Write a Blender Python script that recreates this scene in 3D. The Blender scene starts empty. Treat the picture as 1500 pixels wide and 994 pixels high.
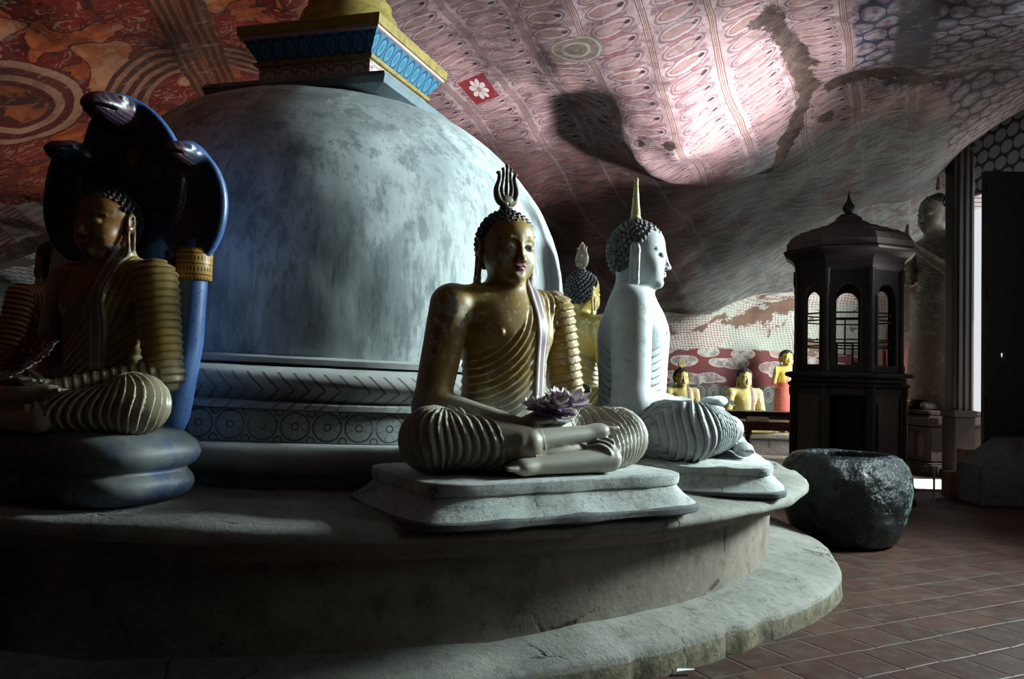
import bpy, bmesh, math, random
import numpy as np
from mathutils import Vector, Matrix
random.seed(7)
PI = math.pi
SC = bpy.context.scene
COL = SC.collection

# ------------------------------------------------------------------ camera
FPX, PITCH, ROLL, CAMH = 1220.0, math.radians(2.3), math.radians(1.5), 1.3
F_ = np.array([0, math.cos(PITCH), math.sin(PITCH)])
U0 = np.array([0, -math.sin(PITCH), math.cos(PITCH)])
R0 = np.array([1.0, 0, 0])
R_ = math.cos(ROLL)*R0 + math.sin(ROLL)*U0
U_ = -math.sin(ROLL)*R0 + math.cos(ROLL)*U0
CAM = np.array([0, 0, CAMH])

def at(px, py, d):
    """photo pixel -> world point at depth d (metres along the floor, y axis)"""
    v = F_ + (px-750)/FPX*R_ - (py-497)/FPX*U_
    return CAM + v*(d/v[1])

def make_camera():
    cd = bpy.data.cameras.new('camera'); co = bpy.data.objects.new('camera', cd)
    COL.objects.link(co)
    m = Matrix(((R_[0], U_[0], -F_[0], 0), (R_[1], U_[1], -F_[1], 0), (R_[2], U_[2], -F_[2], CAMH), (0, 0, 0, 1)))
    co.matrix_world = m
    cd.sensor_fit = 'HORIZONTAL'; cd.sensor_width = 36; cd.lens = FPX/1500*36
    cd.clip_start = 0.05; cd.clip_end = 200
    SC.camera = co
make_camera()

# ------------------------------------------------------------------ object helpers
def tag(o, label=None, cat=None, group=None, kind=None):
    if label: o['label'] = label
    if cat: o['category'] = cat
    if group: o['group'] = group
    if kind: o['kind'] = kind
    return o

def empty(name, loc=(0, 0, 0), rz=0, label=None, cat=None, group=None, scale=1, parent=None):
    o = bpy.data.objects.new(name, None); COL.objects.link(o)
    o.location = loc; o.rotation_euler = (0, 0, rz); o.scale = (scale,)*3
    o.empty_display_size = .1
    if parent: o.parent = parent
    return tag(o, label, cat, group)

def link(name, me, mat=None, parent=None, smooth=False, loc=None):
    o = bpy.data.objects.new(name, me); COL.objects.link(o)
    if mat:
        if isinstance(mat, (list, tuple)):
            for m in mat: me.materials.append(m)
        else: me.materials.append(mat)
    if smooth:
        me.polygons.foreach_set('use_smooth', [True]*len(me.polygons))
    if parent: o.parent = parent
    if loc is not None: o.location = loc
    return o

def mesh_np(name, V, Fc):
    me = bpy.data.meshes.new(name)
    me.from_pydata([tuple(map(float, v)) for v in V] if len(V) < 20000 else V.tolist(), [], Fc if isinstance(Fc, list) else Fc.tolist())
    me.update(); return me

class MB:
    """collects shapes into one mesh"""
    def __init__(s): s.v = []; s.f = []; s.m = []
    def add(s, V, Fs, mi=0):
        n = len(s.v); s.v += [tuple(map(float, v)) for v in V]
        s.f += [tuple(i+n for i in f) for f in Fs]; s.m += [mi]*len(Fs)
    def box(s, x0, x1, y0, y1, z0, z1, mi=0, b=0.0):
        if b <= 0:
            V = [(x, y, z) for x in (x0, x1) for y in (y0, y1) for z in (z0, z1)]
            s.add(V, [(0, 1, 3, 2), (4, 6, 7, 5), (0, 4, 5, 1), (2, 3, 7, 6), (0, 2, 6, 4), (1, 5, 7, 3)], mi); return
        bm = bmesh.new(); bmesh.ops.create_cube(bm, size=1)
        for v in bm.verts:
            v.co = Vector(((x0+x1)/2+v.co.x*(x1-x0), (y0+y1)/2+v.co.y*(y1-y0), (z0+z1)/2+v.co.z*(z1-z0)))
        bmesh.ops.bevel(bm, geom=bm.edges[:], offset=b, segments=2, affect='EDGES')
        bmesh.ops.recalc_face_normals(bm, faces=bm.faces[:])
        bm.verts.index_update()
        s.add([v.co for v in bm.verts], [[v.index for v in f.verts] for f in bm.faces], mi); bm.free()
    def lathe(s, prof, n=48, c=(0, 0, 0), a0=0, a1=2*PI, mi=0, caps=True, fn=None, rot=0):
        full = abs(a1-a0-2*PI) < 1e-6; m = n if full else n+1
        V = []
        for (r, z) in prof:
            for i in range(m):
                a = a0+(a1-a0)*i/n+rot
                rr = r*(fn(a) if fn else 1)
                V.append((c[0]+rr*math.cos(a), c[1]+rr*math.sin(a), c[2]+z))
        Fs = []
        for j in range(len(prof)-1):
            for i in range(n):
                k = (i+1) % m if full else i+1
                Fs.append((j*m+i, j*m+k, (j+1)*m+k, (j+1)*m+i))
        if caps and full:
            Fs.append(tuple(range(m-1, -1, -1))); Fs.append(tuple((len(prof)-1)*m+i for i in range(m)))
        s.add(V, Fs, mi)
    def loft(s, rings, mi=0, caps=True):
        m = len(rings[0]); V = [p for r in rings for p in r]; Fs = []
        for j in range(len(rings)-1):
            for i in range(m):
                k = (i+1) % m
                Fs.append((j*m+i, j*m+k, (j+1)*m+k, (j+1)*m+i))
        if caps:
            Fs.append(tuple(range(m-1, -1, -1))); Fs.append(tuple((len(rings)-1)*m+i for i in range(m)))
        s.add(V, Fs, mi)
    def tube(s, pts, rad, n=10, flat=1.0, mi=0):
        """tube through points; rad scalar or list; flat squeezes local y"""
        pts = [Vector(p) for p in pts]
        if not hasattr(rad, '__len__'): rad = [rad]*len(pts)
        rings = []
        up = Vector((0, 1, 0))
        for i, p in enumerate(pts):
            t = (pts[min(i+1, len(pts)-1)]-pts[max(i-1, 0)]).normalized()
            u = up
            if abs(t.dot(up)) > .95: u = Vector((1, 0, 0))
            a = t.cross(u).normalized(); b = a.cross(t).normalized()
            rings.append([p+a*rad[i]*math.cos(2*PI*k/n)+b*rad[i]*flat*math.sin(2*PI*k/n) for k in range(n)])
        s.loft(rings, mi)
    def ell(s, c, r, n=12, m=8, mi=0):
        prof = [(max(1e-4, math.sin(PI*j/m)), -math.cos(PI*j/m)) for j in range(m+1)]
        V = []
        for (rr, z) in prof:
            for i in range(n):
                a = 2*PI*i/n
                V.append((c[0]+r[0]*rr*math.cos(a), c[1]+r[1]*rr*math.sin(a), c[2]+r[2]*z))
        Fs = [(j*n+i, j*n+(i+1) % n, (j+1)*n+(i+1) % n, (j+1)*n+i) for j in range(m) for i in range(n)]
        s.add(V, Fs, mi)
    def xform(s, M, start=0):
        for i in range(start, len(s.v)):
            s.v[i] = tuple(M @ Vector(s.v[i]))
    def build(s, name, mat, parent=None, smooth=False, auto=None):
        me = bpy.data.meshes.new(name); me.from_pydata(s.v, [], s.f); me.update()
        o = link(name, me, mat, parent, smooth)
        if isinstance(mat, (list, tuple)) and len(mat) > 1:
            me.polygons.foreach_set('material_index', s.m)
        bm = bmesh.new(); bm.from_mesh(me); bmesh.ops.recalc_face_normals(bm, faces=bm.faces[:]); bm.to_mesh(me); bm.free()
        if auto is not None:
            me.polygons.foreach_set('use_smooth', [True]*len(me.polygons))
            me.set_sharp_from_angle(angle=math.radians(auto))
        return o

def copy_tree(o, parent=None, **kw):
    c = o.copy(); COL.objects.link(c)
    c.parent = parent
    for ch in list(o.children): copy_tree(ch, c)
    return c

# ------------------------------------------------------------------ numpy noise
def _hash(i, j, k):
    h = (i.astype(np.int64)*73856093) ^ (j.astype(np.int64)*19349663) ^ (k.astype(np.int64)*83492791)
    h = (h ^ (h >> 13))*1274126177 & 0x7fffffff
    return ((h ^ (h >> 16)) & 0xffff)/32767.5-1
def vnoise(x, y, z):
    x, y, z = [np.asarray(a, dtype=np.float64) for a in (x, y, z)]
    i, j, k = np.floor(x), np.floor(y), np.floor(z)
    u, v, w = x-i, y-j, z-k
    u = u*u*(3-2*u); v = v*v*(3-2*v); w = w*w*(3-2*w)
    r = 0
    for a in (0, 1):
        for b in (0, 1):
            for c in (0, 1):
                r = r+_hash(i+a, j+b, k+c)*(u if a else 1-u)*(v if b else 1-v)*(w if c else 1-w)
    return r
def fbm(x, y, z, o=4):
    r = 0; a = 1
    for n in range(o):
        f = 2**n; r = r+a*vnoise(x*f+17.3*n, y*f+5.1*n, z*f+9.7*n); a *= .5
    return r

def displace(o, amp, scale, oct=4, zscale=1):
    me = o.data; n = len(me.vertices); co = np.empty(n*3); me.vertices.foreach_get('co', co); co = co.reshape(-1, 3)
    no = np.empty(n*3); me.vertices.foreach_get('normal', no); no = no.reshape(-1, 3)
    d = fbm(co[:, 0]*scale, co[:, 1]*scale, co[:, 2]*scale*zscale, oct)*amp
    co = co+no*d[:, None]; me.vertices.foreach_set('co', co.ravel()); me.update()

# ------------------------------------------------------------------ node materials
def srgb(r, g, b):
    f = lambda c: (c/255/12.92 if c/255 <= .04045 else ((c/255+.055)/1.055)**2.4)
    return (f(r), f(g), f(b), 1)

class X:
    """a socket with arithmetic"""
    def __init__(s, m, sock): s.m = m; s.s = sock
    def _b(s, op, o, rev=False):
        return s.m.math(op, o, s) if rev else s.m.math(op, s, o)
    def __add__(s, o): return s._b('ADD', o)
    __radd__ = __add__
    def __sub__(s, o): return s._b('SUBTRACT', o)
    def __rsub__(s, o): return s._b('SUBTRACT', o, True)
    def __mul__(s, o): return s._b('MULTIPLY', o)
    __rmul__ = __mul__
    def __truediv__(s, o): return s._b('DIVIDE', o)
    def __neg__(s): return s*-1
    def lt(s, o): return s._b('LESS_THAN', o)
    def gt(s, o): return s._b('GREATER_THAN', o)
    def min(s, o): return s._b('MINIMUM', o)
    def max(s, o): return s._b('MAXIMUM', o)
    def abs(s): return s.m.math('ABSOLUTE', s)
    def sin(s): return s.m.math('SINE', s)
    def sqrt(s): return s.m.math('SQRT', s)
    def fract(s): return s.m.math('FRACT', s)
    def floor(s): return s.m.math('FLOOR', s)
    def pow(s, o): return s._b('POWER', o)
    def ss(s, a, b):      # smoothstep from a to b
        return s.m.smooth(s, a, b)
    def clamp(s): return s.max(0).min(1)

class Mat:
    def __init__(s, name, rough=.8, spec=.3, metallic=0):
        s.mat = bpy.data.materials.new(name); s.mat.use_nodes = True
        s.nt = s.mat.node_tree; s.nt.nodes.clear()
        s.out = s.nt.nodes.new('ShaderNodeOutputMaterial'); s.b = s.nt.nodes.new('ShaderNodeBsdfPrincipled')
        s.nt.links.new(s.b.outputs[0], s.out.inputs[0])
        s.b.inputs['Roughness'].default_value = rough; s.b.inputs['Specular IOR Level'].default_value = spec
        s.b.inputs['Metallic'].default_value = metallic
        s._co = None
    def inp(s, sock, v):
        if isinstance(v, X): s.nt.links.new(v.s, sock)
        elif v is not None:
            if isinstance(v, (tuple, list)) and len(v) == 3 and sock.type == 'RGBA': v = (*v, 1)
            sock.default_value = v
    def math(s, op, a, b=None, c=None):
        n = s.nt.nodes.new('ShaderNodeMath'); n.operation = op
        s.inp(n.inputs[0], a)
        if b is not None: s.inp(n.inputs[1], b)
        if c is not None: s.inp(n.inputs[2], c)
        return X(s, n.outputs[0])
    def smooth(s, v, a, b):
        n = s.nt.nodes.new('ShaderNodeMapRange'); n.interpolation_type = 'SMOOTHSTEP'
        s.inp(n.inputs['Value'], v)
        rev = (not isinstance(a, X)) and (not isinstance(b, X)) and a > b
        if rev: a, b = b, a
        s.inp(n.inputs['From Min'], a); s.inp(n.inputs['From Max'], b)
        n.inputs['To Min'].default_value = 1 if rev else 0; n.inputs['To Max'].default_value = 0 if rev else 1
        return X(s, n.outputs[0])
    def co(s, kind='Object'):
        if s._co is None: s._co = s.nt.nodes.new('ShaderNodeTexCoord')
        return X(s, s._co.outputs[kind])
    def xyz(s, vec=None):
        n = s.nt.nodes.new('ShaderNodeSeparateXYZ'); s.inp(n.inputs[0], vec or s.co())
        return [X(s, n.outputs[i]) for i in range(3)]
    def vec(s, x, y, z=0):
        n = s.nt.nodes.new('ShaderNodeCombineXYZ')
        for i, v in enumerate((x, y, z)): s.inp(n.inputs[i], v)
        return X(s, n.outputs[0])
    def map(s, vec, scale=(1, 1, 1), rot=(0, 0, 0), loc=(0, 0, 0)):
        n = s.nt.nodes.new('ShaderNodeMapping'); s.inp(n.inputs[0], vec or s.co())
        n.inputs['Scale'].default_value = scale; n.inputs['Rotation'].default_value = rot; n.inputs['Location'].default_value = loc
        return X(s, n.outputs[0])
    def noise(s, scale, detail=4, rough=.55, vec=None, dist=0, color=False):
        n = s.nt.nodes.new('ShaderNodeTexNoise'); s.inp(n.inputs['Vector'], vec or s.co())
        s.inp(n.inputs['Scale'], scale); n.inputs['Detail'].default_value = detail; n.inputs['Roughness'].default_value = rough
        n.inputs['Distortion'].default_value = dist
        return X(s, n.outputs['Color' if color else 0])
    def voro(s, scale, vec=None, feat='F1', out='Distance', rand=1.0):
        n = s.nt.nodes.new('ShaderNodeTexVoronoi'); n.feature = feat; s.inp(n.inputs['Vector'], vec or s.co())
        s.inp(n.inputs['Scale'], scale); n.inputs['Randomness'].default_value = rand
        return X(s, n.outputs[out])
    def mix(s, f, a, b, mode='MIX'):
        n = s.nt.nodes.new('ShaderNodeMix'); n.data_type = 'RGBA'; n.blend_type = mode
        s.inp(n.inputs['Factor'], f); s.inp(n.inputs['A'], a) if False else None
        s.inp(n.inputs[6], a); s.inp(n.inputs[7], b); s.inp(n.inputs[0], f)
        return X(s, n.outputs[2])
    def attr(s, name, color=False):
        n = s.nt.nodes.new('ShaderNodeAttribute'); n.attribute_name = name
        return X(s, n.outputs['Color' if color else 'Fac'])
    def ramp(s, f, stops):
        n = s.nt.nodes.new('ShaderNodeValToRGB'); s.inp(n.inputs[0], f)
        e = n.color_ramp.elements
        while len(e) > 1: e.remove(e[-1])
        e[0].position = stops[0][0]; e[0].color = (*stops[0][1][:3], 1)
        for p, c in stops[1:]:
            q = e.new(p); q.color = (*c[:3], 1)
        return X(s, n.outputs[0])
    def color(s, c): s.inp(s.b.inputs['Base Color'], c); return s
    def rough(s, c): s.inp(s.b.inputs['Roughness'], c); return s
    def bump(s, h, strength=.3, dist=.01):
        n = s.nt.nodes.new('ShaderNodeBump'); n.inputs['Strength'].default_value = strength; n.inputs['Distance'].default_value = dist
        s.inp(n.inputs['Height'], h); s.nt.links.new(n.outputs[0], s.b.inputs['Normal']); return s

def plaster(name, c1, c2, dirt, rough=.85, bump=.35, sc=3.0, dirt_lo=.5, dirt_hi=.75, spec=.25, foot=None):
    m = Mat(name, rough, spec); x, y, z = m.xyz()
    n1 = m.noise(sc, 6, .65); n2 = m.noise(sc*7, 6, .7); n3 = m.noise(sc*1.6, 9, .78, vec=m.map(None, loc=(5, 3, 1))); n4 = m.noise(sc*22, 4, .6)
    c = m.mix(n1.ss(.35, .65), c1, c2)
    c = m.mix(n3.ss(dirt_lo, dirt_hi)*.6, c, dirt)
    c = m.mix(n2.ss(.52, .68)*.55, c, dirt)
    c = m.mix(n4.ss(.60, .72)*.5, c, dirt)
    c = m.mix(n2.ss(.44, .34)*.35, c, tuple(min(1, v*1.35) for v in c1))
    wv = m.vec(x+(n2-.5)*.10, y+(n1-.5)*.2, z+(n2-.5)*.10)
    ck = m.voro(sc*.9, vec=wv, feat='DISTANCE_TO_EDGE'); ck = ck.ss(.018, .004)*n1.ss(.50, .60)
    c = m.mix(ck*.85, c, tuple(v*.35 for v in dirt))
    if foot: c = m.mix((z+(n2-.5)*.05-foot[0]).ss(.006, -.006)*.85, c, m.mix(n2.ss(.4, .6), foot[1], tuple(v*.5 for v in foot[1])))
    m.color(c); m.bump(n2*.6+n3+n4*.3-ck*1.2, bump, .02)
    return m.mat

def wood(name, c1, c2, rough=.45, spec=.4, sc=6):
    m = Mat(name, rough, spec)
    v = m.map(None, scale=(1, 1, .12))
    n = m.noise(sc*4, 5, .6, vec=v, dist=.4)
    m.color(m.mix(n.ss(.35, .7), c1, c2)); m.bump(n, .15, .005)
    return m.mat
def plain(name, c, rough=.6, spec=.4, var=.25, sc=12, metallic=0):
    m = Mat(name, rough, spec, metallic)
    n = m.noise(sc, 5, .6)
    d = tuple(x*(1-var) for x in c[:3])
    m.color(m.mix(n.ss(.35, .7), c, d)); m.bump(n, .15, .006)
    return m.mat
# ------------------------------------------------------------------ sculpting engine (distance fields -> surface nets)
def V3(p): return np.array(p, dtype=np.float32)
def caps(P, a, b, ra, rb):
    a = V3(a); b = V3(b); ba = b-a
    pa = P-a
    h = np.clip(pa@ba/float(ba@ba), 0, 1)
    return np.linalg.norm(pa-h[:, None]*ba, axis=1)-(ra+(rb-ra)*h)
def capsh(P, a, b):
    a = V3(a); b = V3(b); ba = b-a
    return np.clip((P-a)@ba/float(ba@ba), -.2, 1.2)
def ell(P, c, r, rz=0):
    q = P-V3(c)
    if rz:
        co, si = math.cos(rz), math.sin(rz)
        q = np.stack([co*q[:, 0]+si*q[:, 1], -si*q[:, 0]+co*q[:, 1], q[:, 2]], 1)
    r = V3(r); k0 = np.linalg.norm(q/r, axis=1); k1 = np.linalg.norm(q/(r*r), axis=1)+1e-9
    return k0*(k0-1)/k1
def smin(a, b, k=.03):
    h = np.maximum(k-np.abs(a-b), 0)/k
    return np.minimum(a, b)-h*h*k*.25
def smax(a, b, k=.03): return -smin(-a, -b, k)

def surface(sdf, axes, block=6, margin=.045):
    xs, ys, zs = [np.asarray(a, dtype=np.float32) for a in axes]
    nx, ny, nz = len(xs), len(ys), len(zs)
    bx, by, bz = [(n+block-1)//block for n in (nx, ny, nz)]
    ci = lambda n, nb, ax: np.array([ax[min(n-1, i*block+block//2)] for i in range(nb)])
    CX, CY, CZ = np.meshgrid(ci(nx, bx, xs), ci(ny, by, ys), ci(nz, bz, zs), indexing='ij')
    cd = sdf(np.stack([CX.ravel(), CY.ravel(), CZ.ravel()], 1).astype(np.float32)).reshape(bx, by, bz)
    sgn = np.where(cd < 0, -1.0, 1.0).astype(np.float32)
    D = np.repeat(np.repeat(np.repeat(sgn, block, 0), block, 1), block, 2)[:nx, :ny, :nz].copy()
    near = np.abs(cd) < margin
    M = np.repeat(np.repeat(np.repeat(near, block, 0), block, 1), block, 2)[:nx, :ny, :nz]
    idx = np.nonzero(M)
    out = np.empty(len(idx[0]), np.float32)
    CH = 400000
    for s in range(0, len(out), CH):
        sl = slice(s, s+CH)
        out[sl] = sdf(np.stack([xs[idx[0][sl]], ys[idx[1][sl]], zs[idx[2][sl]]], 1))
    D[idx] = out
    ins = D < 0
    c = np.zeros((nx-1, ny-1, nz-1), np.int8)
    for a in (0, 1):
        for b in (0, 1):
            for e in (0, 1):
                c += ins[a:nx-1+a, b:ny-1+b, e:nz-1+e]
    act = (c > 0) & (c < 8)
    ids = np.full(act.shape, -1, np.int32); I, J, K = np.nonzero(act); n = len(I); ids[I, J, K] = np.arange(n)
    acc = np.zeros((n, 3), np.float64); cnt = np.zeros(n)
    corners = [(a, b, e) for a in (0, 1) for b in (0, 1) for e in (0, 1)]
    for p in corners:
        for ax in range(3):
            if p[ax]: continue
            q = list(p); q[ax] = 1
            d0 = D[I+p[0], J+p[1], K+p[2]]; d1 = D[I+q[0], J+q[1], K+q[2]]
            m = (d0 < 0) != (d1 < 0)
            t = np.where(m, d0/(d0-d1+1e-12), 0)
            P0 = np.stack([xs[I+p[0]], ys[J+p[1]], zs[K+p[2]]], 1); P1 = np.stack([xs[I+q[0]], ys[J+q[1]], zs[K+q[2]]], 1)
            acc += np.where(m[:, None], P0+(P1-P0)*t[:, None], 0); cnt += m
    V = acc/cnt[:, None]
    F = []
    def quads(m, offs, flipped):
        i, j, k = np.nonzero(m)
        q = np.stack([ids[i+o[0], j+o[1], k+o[2]] for o in offs], 1)
        return q
    for ax in range(3):
        s0 = [slice(1, -1)]*3; s1 = [slice(1, -1)]*3
        s0[ax] = slice(0, -1); s1[ax] = slice(1, None)
        A = ins[tuple(s0)]; B = ins[tuple(s1)]
        u, v = [(1, 2), (2, 0), (0, 1)][ax]
        offs = []
        for (a, b) in ((-1, -1), (0, -1), (0, 0), (-1, 0)):
            o = [0, 0, 0]; o[u] = 1+a; o[v] = 1+b; o[ax] = 0
            offs.append(o)
        q = quads(A & ~B, offs, 0); F.append(q)
        q = quads(~A & B, offs[::-1], 0); F.append(q)
    F = np.concatenate(F)
    F = F[(F >= 0).all(1)]
    # one smoothing pass
    return V, F

def axis(segs):
    """[(start, step), ..., (end,)] -> coordinates"""
    out = []
    for i in range(len(segs)-1):
        a, st = segs[i]; b = segs[i+1][0]
        n = max(1, int(round((b-a)/st))); out += list(a+(b-a)*np.arange(n)/n)
    out.append(segs[-1][0]); return np.array(out)

def sdf_mesh(name, sdf, axes, attrs=None, margin=.045):
    V, F = surface(sdf, axes, margin=margin)
    me = bpy.data.meshes.new(name)
    me.vertices.add(len(V)); me.vertices.foreach_set('co', V.astype(np.float32).ravel())
    me.loops.add(len(F)*4); me.loops.foreach_set('vertex_index', F.astype(np.int32).ravel())
    me.polygons.add(len(F)); me.polygons.foreach_set('loop_start', np.arange(0, len(F)*4, 4, dtype=np.int32))
    me.polygons.foreach_set('loop_total', np.full(len(F), 4, dtype=np.int32))
    me.update(calc_edges=True); me.validate()
    me.polygons.foreach_set('use_smooth', [True]*len(me.polygons))
    if attrs:
        for k, arr in attrs(V.astype(np.float32)).items():
            a = me.attributes.new(k, 'FLOAT', 'POINT'); a.data.foreach_set('value', np.asarray(arr, dtype=np.float32))
    return me

def saw(ph, w=.78):
    f = ph-np.floor(ph)
    return np.where(f < w, f/w, (1-f)/(1-w))
def sst(x, a, b):
    t = np.clip((x-a)/(b-a), 0, 1); return t*t*(3-2*t)

# ------------------------------------------------------------------ head, chin at z=.80, crown 1.17, facing -y
def head_sdf(P, fine=True):
    A = P.copy(); A[:, 0] = np.abs(A[:, 0])
    d = ell(A, (0, .025, .985), (.122, .148, .142))
    d = smin(d, ell(A, (0, -.028, .905), (.094, .10, .105)), .05)
    d = smin(d, ell(A, (0, -.098, .834), (.036, .030, .028)), .035)
    d = smin(d, ell(A, (.055, -.062, .90), (.045, .045, .05)), .04)
    d = smin(d, ell(A, (0, .0, 1.03), (.112, .125, .09)), .04)
    if fine:
        # eye sockets, brow, lids
        d = smax(d, -ell(A, (.050, -.148, .972), (.034, .026, .019)), .02)
        d = smin(d, ell(A, (.049, -.105, .964), (.031, .028, .018)), .006)
        d = smin(d, caps(A, (.014, -.127, .992), (.050, -.118, 1.004), .005, .005), .012)
        d = smin(d, caps(A, (.050, -.118, 1.004), (.092, -.085, .992), .005, .004), .012)
        d = smin(d, caps(A, (0, -.118, 1.01), (0, -.150, .914), .009, .012), .018)
        d = smin(d, ell(A, (0, -.152, .908), (.015, .016, .013)), .012)
        d = smin(d, ell(A, (.017, -.136, .904), (.011, .016, .010)), .008)
        d = smax(d, -caps(A, (.010, -.150, .893), (.012, -.135, .895), .005, .004), .006)
        # lips
        lip = smin(ell(A, (.010, -.128, .8795), (.022, .014, .0065)), ell(A, (.0, -.126, .8670), (.022, .016, .0085)), .003)
        d = smin(d, lip, .006)
        d = smax(d, -caps(A, (0, -.148, .8730), (.026, -.126, .8745), .0025, .002), .004)
        d = smax(d, -ell(A, (0, -.138, .850), (.022, .012, .006)), .012)
    # ears with long pierced lobes
    e = ell(A, (.132, .035, .972), (.019, .031, .050))
    e = smax(e, -ell(A, (.152, .028, .974), (.012, .016, .030)), .008)
    lobe = smin(caps(A, (.134, .055, .94), (.142, .050, .830), .010, .010), caps(A, (.134, .016, .94), (.142, .018, .830), .010, .010), .005)
    lobe = smin(lobe, caps(A, (.142, .050, .822), (.142, .018, .822), .011, .011), .01)
    e = smin(e, lobe, .012)
    d = smin(d, e, .006)
    return d
def head_attr(P):
    A = P.copy(); A[:, 0] = np.abs(A[:, 0])
    lip = np.minimum(ell(A, (.010, -.128, .8795), (.022, .014, .0065)), ell(A, (.0, -.126, .8670), (.022, .016, .0085)))
    lip = sst(-lip, -.0045, -.0015)*(A[:, 1] < -.11)
    ey = ell(A, (.049, -.131, .961), (.026, .02, .0085)); eye = sst(-ey, -.002, .001)*(A[:, 1] < -.09)
    pup = np.sqrt((A[:, 0]-.049)**2+(A[:, 2]-.962)**2)-.0085
    bro = np.minimum(caps(A, (.014, -.127, .992), (.050, -.118, 1.004), .004, .004), caps(A, (.050, -.118, 1.004), (.092, -.085, .992), .004, .003))
    dark = np.maximum(sst(-pup, -.002, .001)*eye, sst(-bro, -.005, -.002))
    rim = sst(-np.abs(ey), -.0035, -.0015)*(A[:, 1] < -.09)*(A[:, 2] > .962)
    return lip, eye*(1-dark), np.maximum(dark, rim*.8)

# ------------------------------------------------------------------ seated figure, seat at z=0, facing -y
SEAT = dict(sh=(.275, .11, .70), el=(.365, .10, .26), wr=(.085, -.235, .175))
HOFF = V3((-.012, .065, 0)); HS, HYC = .83, .03
def hq(P):
    q = P-HOFF; q[:, 1] = (q[:, 1]-HYC)/HS+HYC; return q
def seated_parts(P):
    A = P.copy(); A[:, 0] = np.abs(A[:, 0])
    t = ell(A, (0, .100, .56), (.215, .165, .23))
    t = smin(t, ell(A, (.10, .07, .60), (.12, .10, .10)), .05)
    t = smin(t, ell(A, (0, .10, .30), (.205, .155, .22)), .10)
    t = smin(t, ell(A, (0, .13, .10), (.26, .21, .13)), .08)
    t = smin(t, caps(A, (0, .115, .74), (.26, .115, .705), .078, .085), .07)
    t = smin(t, caps(A, (0, .11, .70), (0, .10, .88), .090, .084), .05)
    up = caps(A, SEAT['sh'], SEAT['el'], .096, .080)
    fo = caps(A, SEAT['el'], SEAT['wr'], .079, .046)
    arm = smin(up, fo, .03)
    th = caps(A, (.14, .10, .13), (.47, -.13, .135), .135, .128)
    return t, arm, up, fo, th
def legs(P):
    # upper (his right) shin lies from -x knee across to +x ; lower shin from +x knee to -x
    shU = caps(P, (-.47, -.16, .14), (-.14, -.33, .135), .120, .070)
    shL = caps(P, (.47, -.16, .125), (.20, -.36, .075), .118, .066)
    footU = caps(P, (-.18, -.335, .135), (.22, -.330, .172), .052, .032)
    footU = smin(footU, ell(P, (.225, -.318, .180), (.060, .042, .022)), .03)
    for i in range(5): footU = smin(footU, caps(P, (.265, -.352+.017*i, .186), (.300-.006*i, -.352+.018*i, .190), .0105-.0008*i, .0095-.0008*i), .006)
    footL = caps(P, (.24, -.375, .065), (-.19, -.392, .046), .054, .030)
    footL = smin(footL, ell(P, (-.20, -.385, .046), (.060, .042, .024)), .03)
    for i in range(5): footL = smin(footL, caps(P, (-.24, -.418+.017*i, .044), (-.275+.006*i, -.418+.018*i, .044), .0105-.0008*i, .0095-.0008*i), .006)
    lap = ell(P, (0, -.08, .09), (.44, .30, .115))
    return shU, shL, footU, footL, lap
def hands(P):
    d = None
    def add(x, k=.008):
        nonlocal d
        d = x if d is None else smin(d, x, k)
    # lower hand (his left, from +x), palm up, fingers to -x
    add(ell(P, (.035, -.262, .192), (.065, .045, .020)))
    for i in range(4):
        y = -.232-.021*i; L = (.080, .092, .095, .082)[i]
        add(caps(P, (-.005, y, .188), (-.005-L*.55, y-.004, .180), .0115, .0105), .005)
        add(caps(P, (-.005-L*.55, y-.004, .180), (-.005-L, y-.002, .190), .0105, .009), .004)
    add(caps(P, (.07, -.235, .185), (.10, -.215, .180), .034, .036), .03)
    # upper hand (his right, from -x)
    add(ell(P, (-.035, -.275, .222), (.065, .045, .019)), .004)
    for i in range(4):
        y = -.245-.021*i; L = (.082, .094, .097, .084)[i]
        add(caps(P, (.005, y, .220), (.005+L*.55, y-.003, .213), .0115, .0105), .005)
        add(caps(P, (.005+L*.55, y-.003, .213), (.005+L, y, .224), .0105, .009), .004)
    add(caps(P, (-.07, -.25, .21), (-.10, -.225, .188), .034, .036), .03)
    add(caps(P, (-.06, -.235, .235), (-.01, -.262, .268), .013, .010), .01)
    add(caps(P, (.06, -.225, .21), (.0, -.258, .262), .013, .010), .01)
    return d
def robe_edge(z):   # x of robe border on the chest for height z
    return np.interp(z, [.30, .44, .50, .56, .64, .72, .80], [-.34, -.30, -.17, -.06, .015, .062, .088])
def seated_masks(P):
    x, y, z = P[:, 0], P[:, 1], P[:, 2]
    t, arm, up, fo, th = seated_parts(P)
    hu = capsh(P, SEAT['sh'], SEAT['el']); hf = capsh(P, SEAT['el'], SEAT['wr'])
    left = x > 0
    isarm = (arm < t-.004) & (np.minimum(th, 9) > arm)
    shU, shL, fU, fL, lap = legs(P)
    lg = np.minimum(np.minimum(shU, shL), np.minimum(th, lap))
    ft = np.minimum(fU, fL)
    isleg = (lg < np.minimum(t, arm)+.01) & (lg < ft+.0)
    ed = robe_edge(z)
    m = sst(x-ed, -.006, .006)*(z < .84)*(z > .0)
    m = m*sst(z, .84, .78+.0*x)*0+m*(sst(.80-z+np.maximum(0, x-.1)*.9, -.01, .01))
    m = np.where(isarm & ~left, 0, m)
    m = np.where(isarm & left, sst(.93-hf, -.02, .02), m)
    m = np.where(isleg, 1, m)
    m = np.where((ft < lg) & (ft < t), 0, m)
    m = np.where((hands(P) < .004), 0, m)
    return m, isarm, isleg, (t, arm, up, fo, th, hu, hf, shU, shL)
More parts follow.
